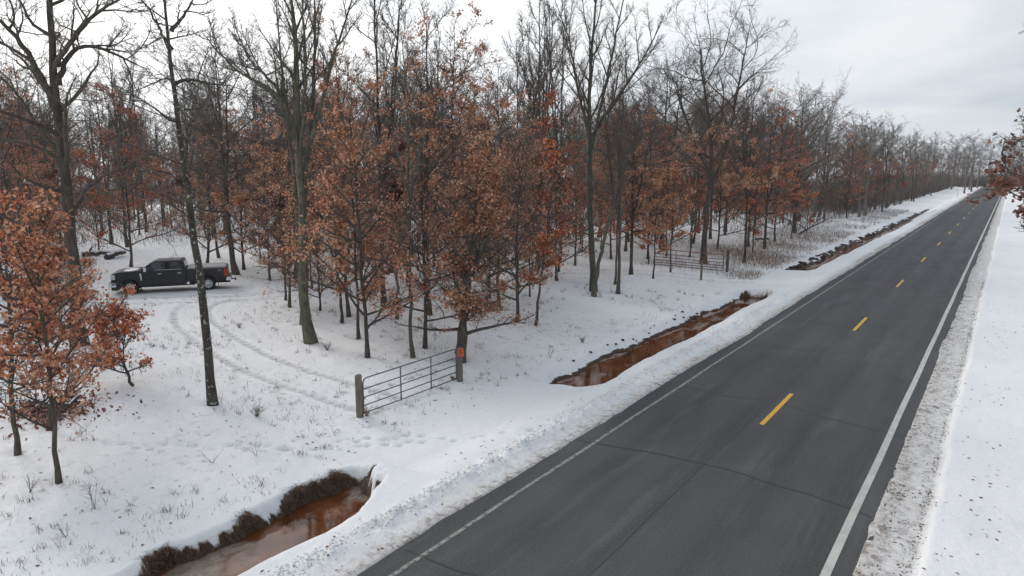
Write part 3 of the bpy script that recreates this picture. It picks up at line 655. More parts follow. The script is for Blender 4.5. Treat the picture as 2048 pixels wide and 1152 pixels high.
# lines of trunks in the mid ground: base pixel, kind, height scale, label
mid = [
 ((735, 712), YNG[1], .92, .02, 'young russet oak with bare brown trunk left of the near grey gate'),
 ((717, 675), SAP[2], 1.2, 0, 'slim dark sapling just left behind the bare brown trunk near the gate'),
 ((698, 632), YNG[0], 1.0, 0, 'leafy oak with mossy foot halfway between pickup and near gate'),
 ((684, 644), SAP[0], 1.2, .03, 'thin stick-like sapling beside the mossy-footed oak'),
 ((768, 610), TALL[0], 1.0, 0, 'stout dark trunk behind the young oaks, left of centre'),
 ((794, 636), SAP[1], 1.25, 0, 'thin pale grey sapling right of the stout dark trunk'),
 ((826, 712), BSAP[1], 1.3, 0, 'straight slim mottled trunk left of the gate top end'),
 ((850, 693), YNG[4], .88, 0, 'dark two-stemmed oak just left of the gatepost oak'),
 ((859, 628), TALL[2], .85, 0, 'straight trunk rising behind the dark two-stemmed oak'),
 ((871, 533), OAKB[1], .95, 0, 'broad oak trunk deeper in the woods behind the gatepost oak'),
 ((914, 621), YNG[0], 1.05, 0, 'leafy oak directly behind the gatepost oak'),
 ((978, 595), YNG[1], .95, 0, 'narrow russet oak right behind the pale gatepost crown'),
 ((998, 612), YNG[4], .92, 0, 'tall russet oak right of the gatepost oak'),
 ((1034, 642), YNG[2], .95, 0, 'dark-footed oak whose low leaves sweep right toward the ditch'),
 ((1072, 648), SAP[2], 1.15, -.06, 'thin right-leaning tree with flat sprays of leaves nearest the ditch'),
 ((1113, 560), YNG[3], .9, 0, 'russet oak left of the tall bare grey tree'),
 ((1236, 586), TALL[3], .75, 0, 'dark straight trunk with mossy foot right of the leaning tree'),
 ((1230, 567), BSAP[1], 1.2, 0, 'brown slim trunk hidden just behind the mossy-footed straight trunk'),
 ((1262, 549), HALF[2], .85, 0, 'grey trunk halfway between the tall bare tree and the rusty gate'),
 ((1222, 517), YNG[0], .9, 0, 'small trunk with orange leaves behind the leaning tree'),
 ((1296, 517), YNG[1], 1.0, 0, 'russet oak just left of the rusty gate end'),
 ((1333, 512), YNG[3], .8, 0, 'leafy oak behind the left half of the rusty gate'),
 ((1379, 514), BSAP[0], 1.2, 0, 'slim dark stem behind the middle of the rusty gate'),
 ((1386, 487), TALL[1], .8, 0, 'grey trunk behind the big oak of the rusty gate'),
 ((1488, 525), TALL[3], .8, 0, 'straight reddish trunk right of the rusty gate post'),
 ((1496, 493), HALF[1], .85, 0, 'trunk slightly right behind the straight reddish one'),
 ((1529, 497), HALF[0], .9, 0, 'dark trunk in tan grass above the far ditch'),
 ((1588, 466), OAKB[2], 1.0, 0, 'broad bare grey tree beside the fallen branch near the far ditch'),
 ((1582, 476), SAP[1], .8, 0, 'crooked thin tree leaning on the broad bare grey tree'),
 ((1614, 466), SAP[0], .9, 0, 'small dark-leaved sapling by the fallen branch'),
 ((262, 533), YNG[3], 1.0, 0, 'forked oak standing behind the hood of the pickup'),
 ((277, 455), TALL[2], .9, 0, 'grey trunk deeper behind the pickup hood'),
 ((335, 438), BSAP[0], .9, 0, 'small lone bare tree on the open snow behind the pickup'),
 ((414, 531), YNG[2], 1.15, -.05, 'trunk leaning left behind the pickup bed'),
 ((472, 549), OAKB[0], 1.0, 0, 'stout oak right behind the pickup tailgate'),
 ((488, 538), YNG[1], 1.0, 0, 'thin dark oak next to the stout one at the tailgate'),
 ((579, 613), YNG[4], .8, -.03, 'brown trunk with hanging russet leaves left of the many-stemmed tree'),
 ((593, 556), HALF[0], 1.0, 0, 'dark trunk behind the foot of the many-stemmed tree'),
 ((632, 457), OAKB[1], .9, 0, 'thick grey trunk far back right of the many-stemmed tree'),
 ((649, 437), TALL[1], .9, 0, 'farther grey-green trunk next to the thick grey one'),
 ((715, 546), YNG[0], 1.05, 0, 'leafy oak deep behind the mossy-footed oak'),
 ((1648, 438), OAKB[1], .75, 0, 'pale broken trunk at the wood edge above the far ditch bend'),
 ((640, 620), YNG[2], .62, 0, 'low russet oak right of the many-stemmed trunk, leaves near the snow'),
 ((752, 580), YNG[2], .75, 0, 'short pale-leaved oak behind the bare brown trunk'),
 ((815, 570), YNG[1], .85, 0, 'russet oak deep behind the straight mottled trunk'),
 ((945, 560), YNG[3], .9, 0, 'rust-coloured oak filling the gap behind the gatepost crown'),
 ((1065, 560), YNG[1], .85, 0, 'russet oak behind the thin right-leaning tree'),
 ((1150, 530), YNG[0], .8, 0, 'russet oak behind and left of the tall bare grey tree'),
 ((540, 560), YNG[2], .8, 0, 'low russet oak between the pickup tailgate and the many-stemmed tree'),
 ((1345, 480), YNG[1], .75, 0, 'russet oak farther back behind the rusty gate left half'),
 ((1450, 470), HALF[1], .8, 0, 'half-leafed oak behind the rusty gate post'),
 ((40, 640), YNG[3], .85, 0, 'russet oak behind the leftmost young oak, lower left'),
 ((60, 560), YNG[0], .95, 0, 'russet oak left of the big bare oak trunk'),
 ((110, 600), YNG[2], .55, 0, 'low pale-leaved oak at left, behind the two slim bottom left oaks'),
]
MIDXY = []
mrg = np.random.RandomState(77)
for (bx, K, sc, tl, lab) in mid:
    z0 = -.1
    for _ in range(3): p = at(bx[0], bx[1], z0); z0 = gz(p[0], p[1])
    nm = 'oak_tree' if K in YNG or K in HALF or K in OAKB else ('sapling' if K in SAP or K in BSAP else 'tall_tree')
    tv = tl * RT
    r = plant(K, nm, lab, (p[0], p[1], z0 - .05), mrg.rand() * 6.28, sc)
    if tl:
        r.rotation_mode = 'QUATERNION'
        from mathutils import Quaternion
        r.rotation_quaternion = Quaternion((float(HD[0]), float(HD[1]), 0), tl * -2.0) @ Quaternion((0, 0, 1), mrg.rand() * 6.28)
    MIDXY.append((p[0], p[1]))
gm = bpy.data.objects['ground'].data; gc = np.empty(len(gm.vertices) * 3, np.float32); gm.vertices.foreach_get('co', gc); gc = gc.reshape(-1, 3)
ta = np.empty(len(gc), np.float32); gm.attributes['forest'].data.foreach_get('value', ta)
for a, b_ in MIDXY + HEROXY:
    k_ = np.nonzero((np.abs(gc[:, 0] - a) < 1.3) & (np.abs(gc[:, 1] - b_) < 1.3))[0]; d_ = np.hypot(gc[k_, 0] - a, gc[k_, 1] - b_)
    gc[k_, 2] -= .09 * np.exp(-(d_ / .30) ** 2); ta[k_] = np.maximum(ta[k_], 1.5 * np.exp(-(d_ / .55) ** 2))
gm.vertices.foreach_set('co', gc.ravel()); gm.attributes['forest'].data.foreach_set('value', ta); gm.update()
# wood edge trunks along the far ditch
edge_px = [(1688, 419), (1697, 420), (1713, 419), (1720, 417), (1728, 428), (1741, 415), (1749, 419), (1764, 422), (1773, 416), (1789, 409), (1801, 407), (1822, 402), (1827, 402), (1848, 392), (1862, 391), (1877, 383), (1895, 377), (1907, 375), (1925, 374)]
for i, (a, b_) in enumerate(edge_px):
    p = at(a, b_, 0.0); K = [OAKB[i % 3], HALF[i % 3], TALL[i % 4]][(i * 7) % 3]
    plant(K, 'roadside_tree', 'brown-grey tree in the wood edge beyond the far ditch, where the road recedes', (p[0], p[1], gz(p[0], p[1]) - .05), i * 2.1, .72 + .12 * ((i * 5) % 3), group='trees along the wood edge beyond the far ditch')
    MIDXY.append((p[0], p[1]))
# right-hand tree reaching over the snow
rt0 = np.array([5.0, 17.5, .25])
def rel(px, py, dd): return on_plane(px, py, rt0, dd) - rt0
st = [(np.array([(0, 0, -.1), (-.1, 0, 2.5), (-.15, .1, 5.5), (-.3, .1, 8), (-.2, .1, 12)]), .16, .02, .5, 14, 2.8),
      (np.array([(-.15, 0, 5.4), (-1.5, -.2, 6.3), (-2.8, -.3, 6.9), (-4.0, -.4, 7.15), (-5.2, -.5, 7.5)]), .06, .008, .25, 18, 1.25),
      (np.array([(-.1, 0, 4.6), (-1.5, .4, 5.7), (-2.8, .6, 6.4), (-4.2, .7, 6.8), (-4.9, .7, 6.9)]), .05, .008, .3, 14, 1.0),
      (np.array([(-.2, 0, 6.4), (-1.5, .2, 7.4), (-3.0, .3, 8.1), (-4.2, .2, 8.3)]), .05, .008, .3, 13, 1.1),
      (np.array([(-.2, 0, 7.2), (-1.8, .2, 9.0), (-3.3, .3, 9.9), (-4.6, .2, 10.5)]), .04, .008, .3, 14, 1.3),
      (np.array([(-.2, 0, 7.8), (-1.4, .6, 9.6), (-2.7, .8, 11.0), (-4.1, .9, 11.8)]), .04, .008, .3, 14, 1.3)]
g = make_tree(st, 320, P_('oak', a1=55, n2=7, n3=5, n4=3, leaves=5200, leaf_top=.62, ls=.105, near=True, l2=.5, k1=7))
plant(tree_meshes('roadside_oak', g, Mbark, Mtwig, Mleafd, False), 'oak_tree', 'oak with dark red leaves reaching in over the snow right of the road', tuple(rt0))
# deeper woods
rg = np.random.RandomState(12); placed = list(MIDXY); cnt = {}
def okspot(x, y, dmin):
    for a, b_ in placed:
        if abs(a - x) < dmin and abs(b_ - y) < dmin: return False
    return True
truck_xy = (at(270, 582)[:2] + at(420, 578)[:2]) / 2
def zone(x, y):
    az = math.degrees(math.atan2(-x, y))
    if x > 3: return 'right of the road'
    if az > 61: return 'behind and left of the pickup'
    if az > 47: return 'deep behind the many-stemmed tree'
    if az > 32: return 'deep behind the near grey gate'
    if az > 22: return 'behind the rusty gate'
    return 'deep inside the wood edge beside the road'
tries = 0; nbg = 0
while nbg < 250 and tries < 20000:
    tries += 1
    az = rg.uniform(5, 79); d = 42 + 110 * rg.rand() ** .9
    x = -d * math.sin(R(az)); y = d * math.cos(R(az))
    if x > -17.5 - .02 * y: continue
    if y < 62 and x > -24: continue
    if math.hypot(x - truck_xy[0], y - truck_xy[1]) < 7: continue
    # keep the open snow behind the pickup and the tracks clear
    if 61.5 < az < 67.5 and d < 75: continue
    if d < 62 and 33 < az < 72 and rg.rand() < .35: continue
    if not okspot(x, y, 2.9): continue
    u = rg.rand(); leafy = .26 if d < 90 else .20
    if u < leafy: K, nm, kl = YNG[rg.randint(5)], 'oak_tree', 'russet-leaved oak'
    elif u < leafy + .18: K, nm, kl = HALF[rg.randint(3)], 'oak_tree', 'half-leafed oak'
    elif u < leafy + .25: K, nm, kl = BSAP[rg.randint(2)], 'bare_sapling', 'bare young tree'
    elif u < .80: K, nm, kl = TALL[rg.randint(4)], 'bare_tree', 'tall bare forest tree'
    else: K, nm, kl = OAKB[rg.randint(3)], 'bare_tree', 'broad bare grey tree'
    zn = zone(x, y)
    plant(K, nm, kl + ' ' + zn, (x, y, gz(x, y) - .05), rg.rand() * 6.28, rg.uniform(.78, 1.08), group=kl + 's ' + zn)
    placed.append((x, y)); nbg += 1
nus = 0; tries = 0
while nus < 34 and tries < 9000:
    tries += 1; az = rg.uniform(12, 77); d = 33 + 60 * rg.rand()
    x = -d * math.sin(R(az)); y = d * math.cos(R(az))
    if x > -18.5 or (58 < az < 70 and d < 62) or (y < 45 and x > -22) or not okspot(x, y, 1.6): continue
    if d < 40 and 40 < az < 76: continue
    zn = zone(x, y)
    plant(SAP[rg.randint(3)], 'oak_sapling', 'low russet oak sapling ' + zn, (x, y, gz(x, y) - .05), rg.rand() * 6.28, rg.uniform(.8, 1.25), group='low russet saplings ' + zn)
    placed.append((x, y)); nus += 1
# far woods: one mass
far_g = []
for i in range(4):
    a = np.random.RandomState(400 + i); h = (15, 17, 14, 16)[i]
    g = make_tree([(stem_up(h, a), .2, .02, .18, 15, 5.2)], 400 + i, P_('oak', n2=5, n3=6, n4=0, ts=5, k1=5, tk=6, k3=2, tww=5, a1=55, l2=.5, l3=.6))
    v, f = cat_geo([g['trunk'], tubes(g['limbs'][0], g['limbs'][1], 3), g['twigs']]); far_g.append((v, np.concatenate(f)))
parts = []
for i in range(150):
    if i < 85: d = 120 + 170 * rg.rand(); az = rg.uniform(4.5, 79)
    elif i < 128: d = rg.uniform(250, 400); az = rg.uniform(-5, 5.5)
    else: d = rg.uniform(70, 300); az = None
    if az is None: x = rg.uniform(13, 30); y = d
    else: x = -d * math.sin(R(az)); y = d * math.cos(R(az))
    if az is not None and i < 85 and x > -19: x = -19 - rg.rand() * 15
    v, f = far_g[i % 4]; a = rg.rand() * 6.28; s = rg.uniform(.85, 1.15); c_a, s_a = math.cos(a), math.sin(a)
    vv = v @ np.array([[c_a, s_a, 0], [-s_a, c_a, 0], [0, 0, 1]]) * s + np.array([x, y, 0])
    parts.append((vv, f))
v, f = cat_geo(parts); tag(link('distant_woods', mesh_np('distant_woods', v, f, [Mtwigg])), label='bare grey-brown woods far behind the nearer trees', cat='woods', kind='stuff')

# undergrowth: thin stems that close the view between the far trunks
ug = np.random.RandomState(55); n = 56000; az = np.radians(ug.uniform(4, 80, n)); d = 75 + 150 * ug.rand(n) ** .7
x = -d * np.sin(az); y = d * np.cos(az); m = (x < -21) & (fbm(x, y, 14, 171, 2) > -.25 + .3 * (1 - ss(75, 110, d))); x = x[m]; y = y[m]; dm_ = d[m]
ya_ = ug.uniform(130, 330, 9000); xa_ = -19.5 - 22 * ug.rand(9000); xb_ = ug.uniform(-30, 45, 7000); yb_ = ug.uniform(345, 400, 7000); xc_ = 9 + 25 * ug.rand(7000); yc_ = ug.uniform(90, 350, 7000)
x = np.r_[x, xa_, xb_, xc_]; y = np.r_[y, ya_, yb_, yc_]; dm_ = np.r_[dm_, np.hypot(xa_, ya_), np.hypot(xb_, yb_), np.hypot(xc_, yc_)]; n = len(x)
hh = ug.uniform(.6, 4.0, n) * (.6 + 1.3 * ss(90, 220, dm_)); wdd = ug.uniform(.04, .10, n) * (.7 + 1.6 * ss(90, 300, dm_)); a = ug.rand(n) * 6.28; pos = np.c_[x, y, ground(x, y) - .05]; dx = np.c_[np.cos(a), np.sin(a), 0 * a]
tp_ = pos + dx * (hh * ug.uniform(.05, .5, n))[:, None] + np.c_[0 * a, 0 * a, hh]; sd = np.c_[-np.sin(a), np.cos(a), 0 * a] * (wdd / 2)[:, None]
bt = pos + (tp_ - pos) * .45; tp2 = bt + np.c_[np.cos(a + 2), np.sin(a + 2), 0 * a] * (hh * .3)[:, None] + np.c_[0 * a, 0 * a, hh * .4]
V = np.stack([pos - sd, pos + sd, tp_, bt - sd * .5, bt + sd * .5, tp2, pos + dx * (wdd / 2)[:, None]], 1); b_ = (np.arange(n) * 7)[:, None]
tag(link('undergrowth', mesh_np('undergrowth', V.reshape(-1, 3), [b_ + np.array([[0, 1, 2]]), b_ + np.array([[3, 4, 5]]), b_ + np.array([[0, 6, 2]])], [Mtwig], smooth=False)), label='grey-brown leafless undergrowth between the far trunks', cat='undergrowth', kind='stuff')
# ------------------------------------------------------------------ ground cover
def blades(pos, hgt, lean, wd, rg, dn=0.0, azi=None):
    n = len(pos); a = rg.rand(n) * 6.28 if azi is None else azi; dx = np.c_[np.cos(a), np.sin(a), 0 * a]; sd = np.c_[-np.sin(a), np.cos(a), 0 * a] * (wd / 2)[:, None]
    m = pos + dx * (lean * hgt * .35)[:, None] + np.c_[0 * a, 0 * a, hgt * .6 * (1 - dn)]; t_ = pos + dx * (lean * hgt)[:, None] + np.c_[0 * a, 0 * a, hgt * (1 - 1.6 * dn)]
    V = np.stack([pos - sd, pos + sd, m - sd * .7, m + sd * .7, t_], 1); b = (np.arange(n) * 5)[:, None]
    return V.reshape(-1, 3), [b + np.array([[0, 1, 3, 2]]), b + np.array([[2, 3, 4]])]
def scatter(n, fx, rg):
    out = fx(n, rg); x, y = out; return np.c_[x, y, ground(x, y)]
gr = np.random.RandomState(21)
def forest_xy(n, rg):
    az = R(rg.uniform(14, 76, n)) if not np.isscalar(n) else np.radians(rg.uniform(14, 76, n)); d = 14 + 66 * rg.rand(n) ** .9
    x = -d * np.sin(az); y = d * np.cos(az); m = (x < -14.4) & (fbm(x, y, 3.0, 151, 3) > .02 - .25 * ss(45, 60, y)); return x[m], y[m]
def forest_xy2(n, rg):
    az = np.radians(rg.uniform(14, 76, n)); d = 14 + 66 * rg.rand(n) ** .9
    x = -d * np.sin(az); y = d * np.cos(az)
    m = (x < -14.4) & (fbm(x, y, 3.0, 151, 3) > .08 - .25 * ss(45, 60, y)); return x[m], y[m]
x, y = forest_xy2(62000, gr); m = fbm(x, y, .9, 191, 2) > -.05; x = x[m]; y = y[m]
bs = np.array(MIDXY); ba = gr.rand(len(bs) * 26) * 6.28; br = .15 + .5 * gr.rand(len(ba)) ** 1.5; x = np.r_[x, np.repeat(bs[:, 0], 26) + br * np.cos(ba)]; y = np.r_[y, np.repeat(bs[:, 1], 26) + br * np.sin(ba)]
nc = 900; az = np.radians(gr.uniform(18, 76, nc)); d = 12 + 34 * gr.rand(nc); cx_ = -d * np.sin(az); cy_ = d * np.cos(az); m = (cx_ < -14.8) & (fbm(cx_, cy_, 4, 195, 2) > -.2); cx_ = cx_[m]; cy_ = cy_[m]
x = np.r_[x, np.repeat(cx_, 16) + gr.normal(0, .07, len(cx_) * 16)]; y = np.r_[y, np.repeat(cy_, 16) + gr.normal(0, .07, len(cy_) * 16)]
zt = ground(x, y, True); keep = zt[3] < .2; pos = np.c_[x, y, zt[0]][keep]
v, f = blades(pos, gr.uniform(.03, .10, len(pos)) + .22 * gr.rand(len(pos)) ** 4 + .12 * ss(25, 50, pos[:, 1]), gr.uniform(.3, 1.6, len(pos)), gr.uniform(.006, .016, len(pos)), gr)
tag(link('dead_grass', mesh_np('dead_grass', v, f, [Mweed], smooth=False)), label='sparse dead grass stems poking through the forest snow', cat='grass', kind='stuff')
# tan meadow grass past the rusty gate
def clump_xy(cx, cy, sx_, sy_, n): return gr.normal(cx, sx_, n), gr.normal(cy, sy_, n)
xs_, ys_ = [], []
for (a, b_, sx_, sy_, n) in [(1525, 515, 1.6, 3.5, 2600), (1560, 490, 2.0, 4, 1800), (1640, 470, 2.2, 5, 1500), (1460, 505, 1.8, 2.5, 1200), (1580, 470, 3, 6, 1600), (1510, 545, 1.0, 1.0, 500), (1405, 495, 3, 2, 500), (1350, 485, 3, 3, 500)]:
    q0 = at(a, b_); u_, v_ = clump_xy(q0[0], q0[1], sx_, sy_, n); xs_.append(u_); ys_.append(v_)
x = np.concatenate(xs_); y = np.concatenate(ys_); m = x < -14.6; x = x[m]; y = y[m]; pos = np.c_[x, y, ground(x, y)]
v, f = blades(pos, gr.uniform(.10, .42, len(pos)), gr.uniform(.4, 1.3, len(pos)), gr.uniform(.015, .03, len(pos)), gr)
tag(link('tan_grass', mesh_np('tan_grass', v, f, [Mgrass], smooth=False)), label='tan dry grass past the rusty gate along the far ditch', cat='grass', kind='stuff')
# grey brush between the far ditch and the woods
n = 15000; x = -15.2 - gr.rand(n) ** 1.3 * 9; y = gr.uniform(50, 150, n); m = fbm(x, y, 4, 161, 2) > -.1; x = x[m]; y = y[m]; pos = np.c_[x, y, ground(x, y)]
v, f = blades(pos, gr.uniform(.1, .6, len(pos)), gr.uniform(.3, 1.2, len(pos)), gr.uniform(.012, .025, len(pos)), gr)
tag(link('brush', mesh_np('brush', v, f, [Mweed], smooth=False)), label='grey-brown brush on the snow between far ditch and woods', cat='brush', kind='stuff')
# hanging grass on the ditch bank
n = 26000; y = np.concatenate([gr.uniform(3, 12.3, n), gr.uniform(30, 46.3, 5000), gr.uniform(58, 130, 3500)]); x = ditch_c(y) + gr.uniform(-1.45, -.4, len(y))
zt = ground(x, y, True); m = (zt[1] > .45) & (zt[0] > WATER_Z + .02); pos = np.c_[x, y, zt[0]][m]
v, f = blades(pos + np.array([0, 0, .02]), gr.uniform(.10, .34, len(pos)), gr.uniform(.1, .5, len(pos)), gr.uniform(.006, .014, len(pos)), gr, dn=.85, azi=gr.normal(0, .7, len(pos)))
b1 = (v, f)
# end wall of the near and middle ditches
ew = []
for (ye, xa, xb, n) in ((11.7, -13.95, -12.7, 3500), (45.9, -13.9, -12.6, 1500)):
    x = gr.uniform(xa, xb, n); y = ye + gr.uniform(-1.0, .25, n); zt = ground(x, y, True); pos = np.c_[x, y, zt[0]][(zt[0] > WATER_Z) & (zt[1] > .3)]
    ew.append(blades(pos + np.array([0, 0, .02]), gr.uniform(.2, .5, len(pos)), gr.uniform(.1, .35, len(pos)), gr.uniform(.007, .015, len(pos)), gr, dn=1.0, azi=-1.57 + gr.normal(0, .5, len(pos))))
tc_y = np.concatenate([gr.uniform(3, 12.1, 130), gr.uniform(36, 46, 22)]); tc_x = ditch_c(tc_y) + gr.uniform(-1.15, -.72, len(tc_y)); k = 70
x = np.repeat(tc_x, k) + gr.normal(0, .05, len(tc_x) * k); y = np.repeat(tc_y, k) + gr.normal(0, .07, len(tc_y) * k); zt = ground(x, y, True); m = (zt[1] > .25) & (zt[0] > WATER_Z); pos = np.c_[x, y, zt[0]][m]
tu = blades(pos, gr.uniform(.10, .30, len(pos)), gr.uniform(.8, 1.5, len(pos)), gr.uniform(.006, .014, len(pos)), gr, dn=.45)
v, f = cat_geo([b1, tu] + ew)
tag(link('bank_grass', mesh_np('bank_grass', v, f, [Mbank], smooth=False)), label='matted brown grass hanging down the ditch bank to the water', cat='grass', kind='stuff')
# fallen leaves on the snow
n = 9000; az = np.radians(gr.uniform(-2, 76, n)); d = 9 + 50 * gr.rand(n) ** 1.1; x = -d * np.sin(az); y = d * np.cos(az)
m = ((x < -14.2) & (gr.rand(n) < .45)) | ((x > -12.2) & (x < -9.8) & (gr.rand(n) < .25)) | ((x > -1.5) & (gr.rand(n) < .5)); m &= ~((np.abs(x + 16) < 3) & (y < 12) & (gr.rand(n) < .6))
x = x[m]; y = y[m]; C = np.c_[x, y, ground(x, y) + .012]
v, f = leaves(C, .09, gr, near=False, droop=0)
C2 = np.repeat(C, 4, 0); v[:, 2] = C2[:, 2] + (v[:, 2] - C2[:, 2]) * .25
tag(link('fallen_leaves', mesh_np('fallen_leaves', v, f, [Mleafd], smooth=False)), label='brown oak leaves scattered over the snow', cat='leaves', kind='stuff')
# shoulder debris and snow lumps of the plough berm
def lumps(pos, size, rg):
    tp = np.array([[1, 0, 0], [-.5, .87, 0], [-.5, -.87, 0], [0, 0, .8], [0, 0, -.5]]); n = len(pos)
    V = tp[None] * (1 + rg.uniform(-.4, .4, (n, 5, 3))); a = rg.rand(n) * 6.28
    X_ = V[:, :, 0] * np.cos(a)[:, None] - V[:, :, 1] * np.sin(a)[:, None]; Y_ = V[:, :, 0] * np.sin(a)[:, None] + V[:, :, 1] * np.cos(a)[:, None]
    V = np.stack([X_, Y_, V[:, :, 2]], -1) * size[:, None, None] + pos[:, None]
    b = (np.arange(n) * 5)[:, None, None]; F = (b + np.array([[0, 1, 3], [1, 2, 3], [2, 0, 3], [1, 0, 4], [2, 1, 4], [0, 2, 4]])[None]).reshape(-1, 3)
    return V.reshape(-1, 3), [F]
n = 2600; y = 6 + 34 * gr.rand(n) ** 1.2; x = -10.55 + gr.normal(0, .17, n) + .1 * fbm(y, 0 * y, 3.0, 8, 2); pos = np.c_[x, y, ground(x, y)]
v, f = lumps(pos, gr.uniform(.015, .055, n), gr); tag(link('snow_lumps', mesh_np('snow_lumps', v, f, [Msnow])), label='broken snow lumps along the plough berm left of the road', cat='snow', kind='stuff')
n = 9000; y = 7 + 50 * gr.rand(n) ** 1.3; x = -1.78 + 1.05 * gr.rand(n) ** 1.4; m = (fbm(x * 1.5, y, .9, 181, 3) > .12) | (np.abs(x + .88) < .07); x = x[m]; y = y[m]; n = len(x) ; x = np.where(gr.rand(n) < .35, -.85 + gr.normal(0, .06, n), x); pos = np.c_[x, y, ground(x, y)]
v, f = lumps(pos, gr.uniform(.006, .028, n), gr); tag(link('gravel', mesh_np('gravel', v, f, [simple('shoulder_gravel', (.10, .075, .055), .9, var=.4)])), label='brown gravel and grit on the dirty snow of the right shoulder', cat='gravel', kind='stuff')

# ------------------------------------------------------------------ single weeds and shrubs
def weed(name, label, px, py, h, n, spread, m, seed, cat='weed', group=None):
    r_ = np.random.RandomState(seed); z0 = -.15
    for _ in range(3): p = at(px, py, z0); z0 = gz(p[0], p[1])
    a = r_.rand(n) * 6.28; D = np.c_[np.cos(a) * spread, np.sin(a) * spread, np.ones(n)]
    P = grow(np.zeros((n, 3)) + r_.normal(0, .03, (n, 3)) * [1, 1, 0], D, h * r_.uniform(.5, 1, n), 5, .12, 0, r_); Rd = np.tile(np.linspace(.006, .002, 5), (n, 1))
    q_, d_, l_, rr, _, _ = kids(P, Rd, np.full(n, h), 5, .35, 1, 40, 12, .3, .7, r_)
    P2 = grow(q_, d_, l_, 3, .15, 0, r_); R2 = np.tile(np.linspace(.004, .0015, 3), (len(q_), 1))
    o = link(name, mesh_np(name, *cat_geo([tubes(P, Rd, 3), tubes(P2, R2, 3)]), [m]), None, (p[0], p[1], z0)); return tag(o, label, cat, group)
weed('shrub', 'small bare grey shrub on the snow right of the crooked tree', 513, 833, .55, 26, .7, Mtwigg, 1, 'shrub')
weed('weed', 'tall single dead weed stalk near the lower left ditch', 188, 1018, 1.1, 5, .10, Mtwig, 2)
weed('weed', 'bent dead weed above the near ditch, right of the fallen stalk', 512, 912, .6, 4, .35, Mtwig, 3)
weed('weed', 'low sprawling dead weed left of the bent one', 425, 925, .6, 5, 1.3, Mtwig, 4)
weed('shrub', 'tan tuft on the slope above the middle ditch', 1165, 685, .35, 24, .5, Mgrass, 5, 'shrub')
weed('shrub', 'small branching twig plant on the slope left of the middle ditch', 1098, 716, .7, 5, .35, Mtwig, 6, 'shrub')
weed('weed', 'tan weed tuft at the foot of the near wooden gatepost', 734, 831, .35, 22, .4, Mgrass, 7)
weed('weed', 'brown tuft around the foot of the gatepost with the orange sign', 905, 760, .22, 24, .6, Mbank, 8)
weed('shrub', 'thin twiggy shrub left of the lower left trunks', 60, 985, .5, 8, .7, Mtwig, 9, 'shrub')
weed('weed', 'small weed with seed heads in the snow at bottom left', 130, 1075, .4, 5, .4, Mtwig, 10)
weed('shrub', 'red-stemmed twig plant on the snow above the far ditch', 1725, 454, 1.4, 6, .1, Mred, 11, 'shrub')
weed('weed', 'weed clump between the grey gate and the bare brown trunk', 655, 700, .45, 20, .6, Mweed, 12)
weed('shrub', 'brown twig clump left of the thin slanting track', 620, 640, .4, 20, .6, Mweed, 13, 'shrub')
weed('shrub', 'tan grass clump inside the loop of the tyre tracks', 480, 655, .3, 22, .6, Mgrass, 14, 'shrub')
# white-stemmed bushes far along the wood edge
for i, (a, b_) in enumerate([(1655, 420), (1670, 425), (1612, 440), (1682, 418)]):
    weed('pale_bush', 'pale-stemmed leafless bush in front of the wood edge beyond the far ditch', a, b_, 3.2, 16, .35, simple('pale_stem%d' % i, (.33, .30, .27), .9), 20 + i, 'bush', 'pale bushes at the wood edge')
# brush pile and logs
def log(name, label, p0, p1, r, m, seed, snow=True, nb=3):
    r_ = np.random.RandomState(seed); p0 = np.array(p0); p1 = np.array(p1); n = 8
    P = (p0 + (p1 - p0) * np.linspace(0, 1, n)[:, None] + r_.normal(0, .04, (n, 3)))[None]; Rd = np.linspace(r, r * .55, n)[None]
    t_ = thing(name, label, 'log' if name == 'log' else 'branch', tuple(p0)); P -= p0
    v, f = tubes(P, Rd, 8); link('bole', mesh_np(name, v, [f, np.arange(8)[None, ::-1], (np.arange(8) + 56)[None]], [m]), t_)
    if nb:
        q_, d_, l_, rr, _, _ = kids(P, Rd, np.array([np.linalg.norm(p1 - p0)]), nb, .2, 1, 40, 15, .5, .6, r_)
        P2 = grow(q_, d_, l_, 6, .2, .02, r_); R2 = rr[:, None] * np.linspace(1, .15, 6)[None]; 
        for k in range(nb): v, f = tubes(P2[k:k + 1], R2[k:k + 1], 5); link('side_branch', mesh_np('side_branch', v, [f], [m]), t_)
    if snow:
        Ps = P + np.array([0, 0, r * .55]); v, f = tubes(Ps, Rd * .72, 8); link('snow_cap', mesh_np('snow_cap', v, [f], [Msnowp]), t_)
    return t_
def ap(px, py, dz=.1): p = at(px, py, 0); return (p[0], p[1], gz(p[0], p[1]) + dz)
log('log', 'dark snow-topped log lying behind the pickup hood', ap(165, 514, .25), ap(232, 512, .3), .25, Mbark, 1)
log('log', 'shorter dark log at the right end of the snow-topped one', ap(214, 520, .25), ap(250, 512, .35), .28, Mbark, 2)
log('fallen_branch', 'fallen forked branch on the snow beside the broad bare grey tree', ap(1598, 468, .1), ap(1652, 452, 1.0), .12, Mbark, 3, False, 5)
log('fallen_branch', 'short dead limb lying at the foot of the dark trunk in tan grass', ap(1510, 483, .3), ap(1538, 482, .3), .12, Mbark, 4, False, 3)
for i, (a, b_, c_1, d_1) in enumerate([(60, 832, 100, 815), (75, 845, 130, 835), (105, 838, 160, 812), (55, 815, 112, 842)]):
    log('fallen_branch', ['lowest branch of the brush pile behind the lower left trunks', 'long front branch of the brush pile at left', 'right branch of the brush pile, sticking toward the sapling', 'left branch of the brush pile, crossing the others'][i], ap(a, b_, .1), ap(c_1, d_1, .35), .07, Mbark, 30 + i, i % 2 == 0, 5)
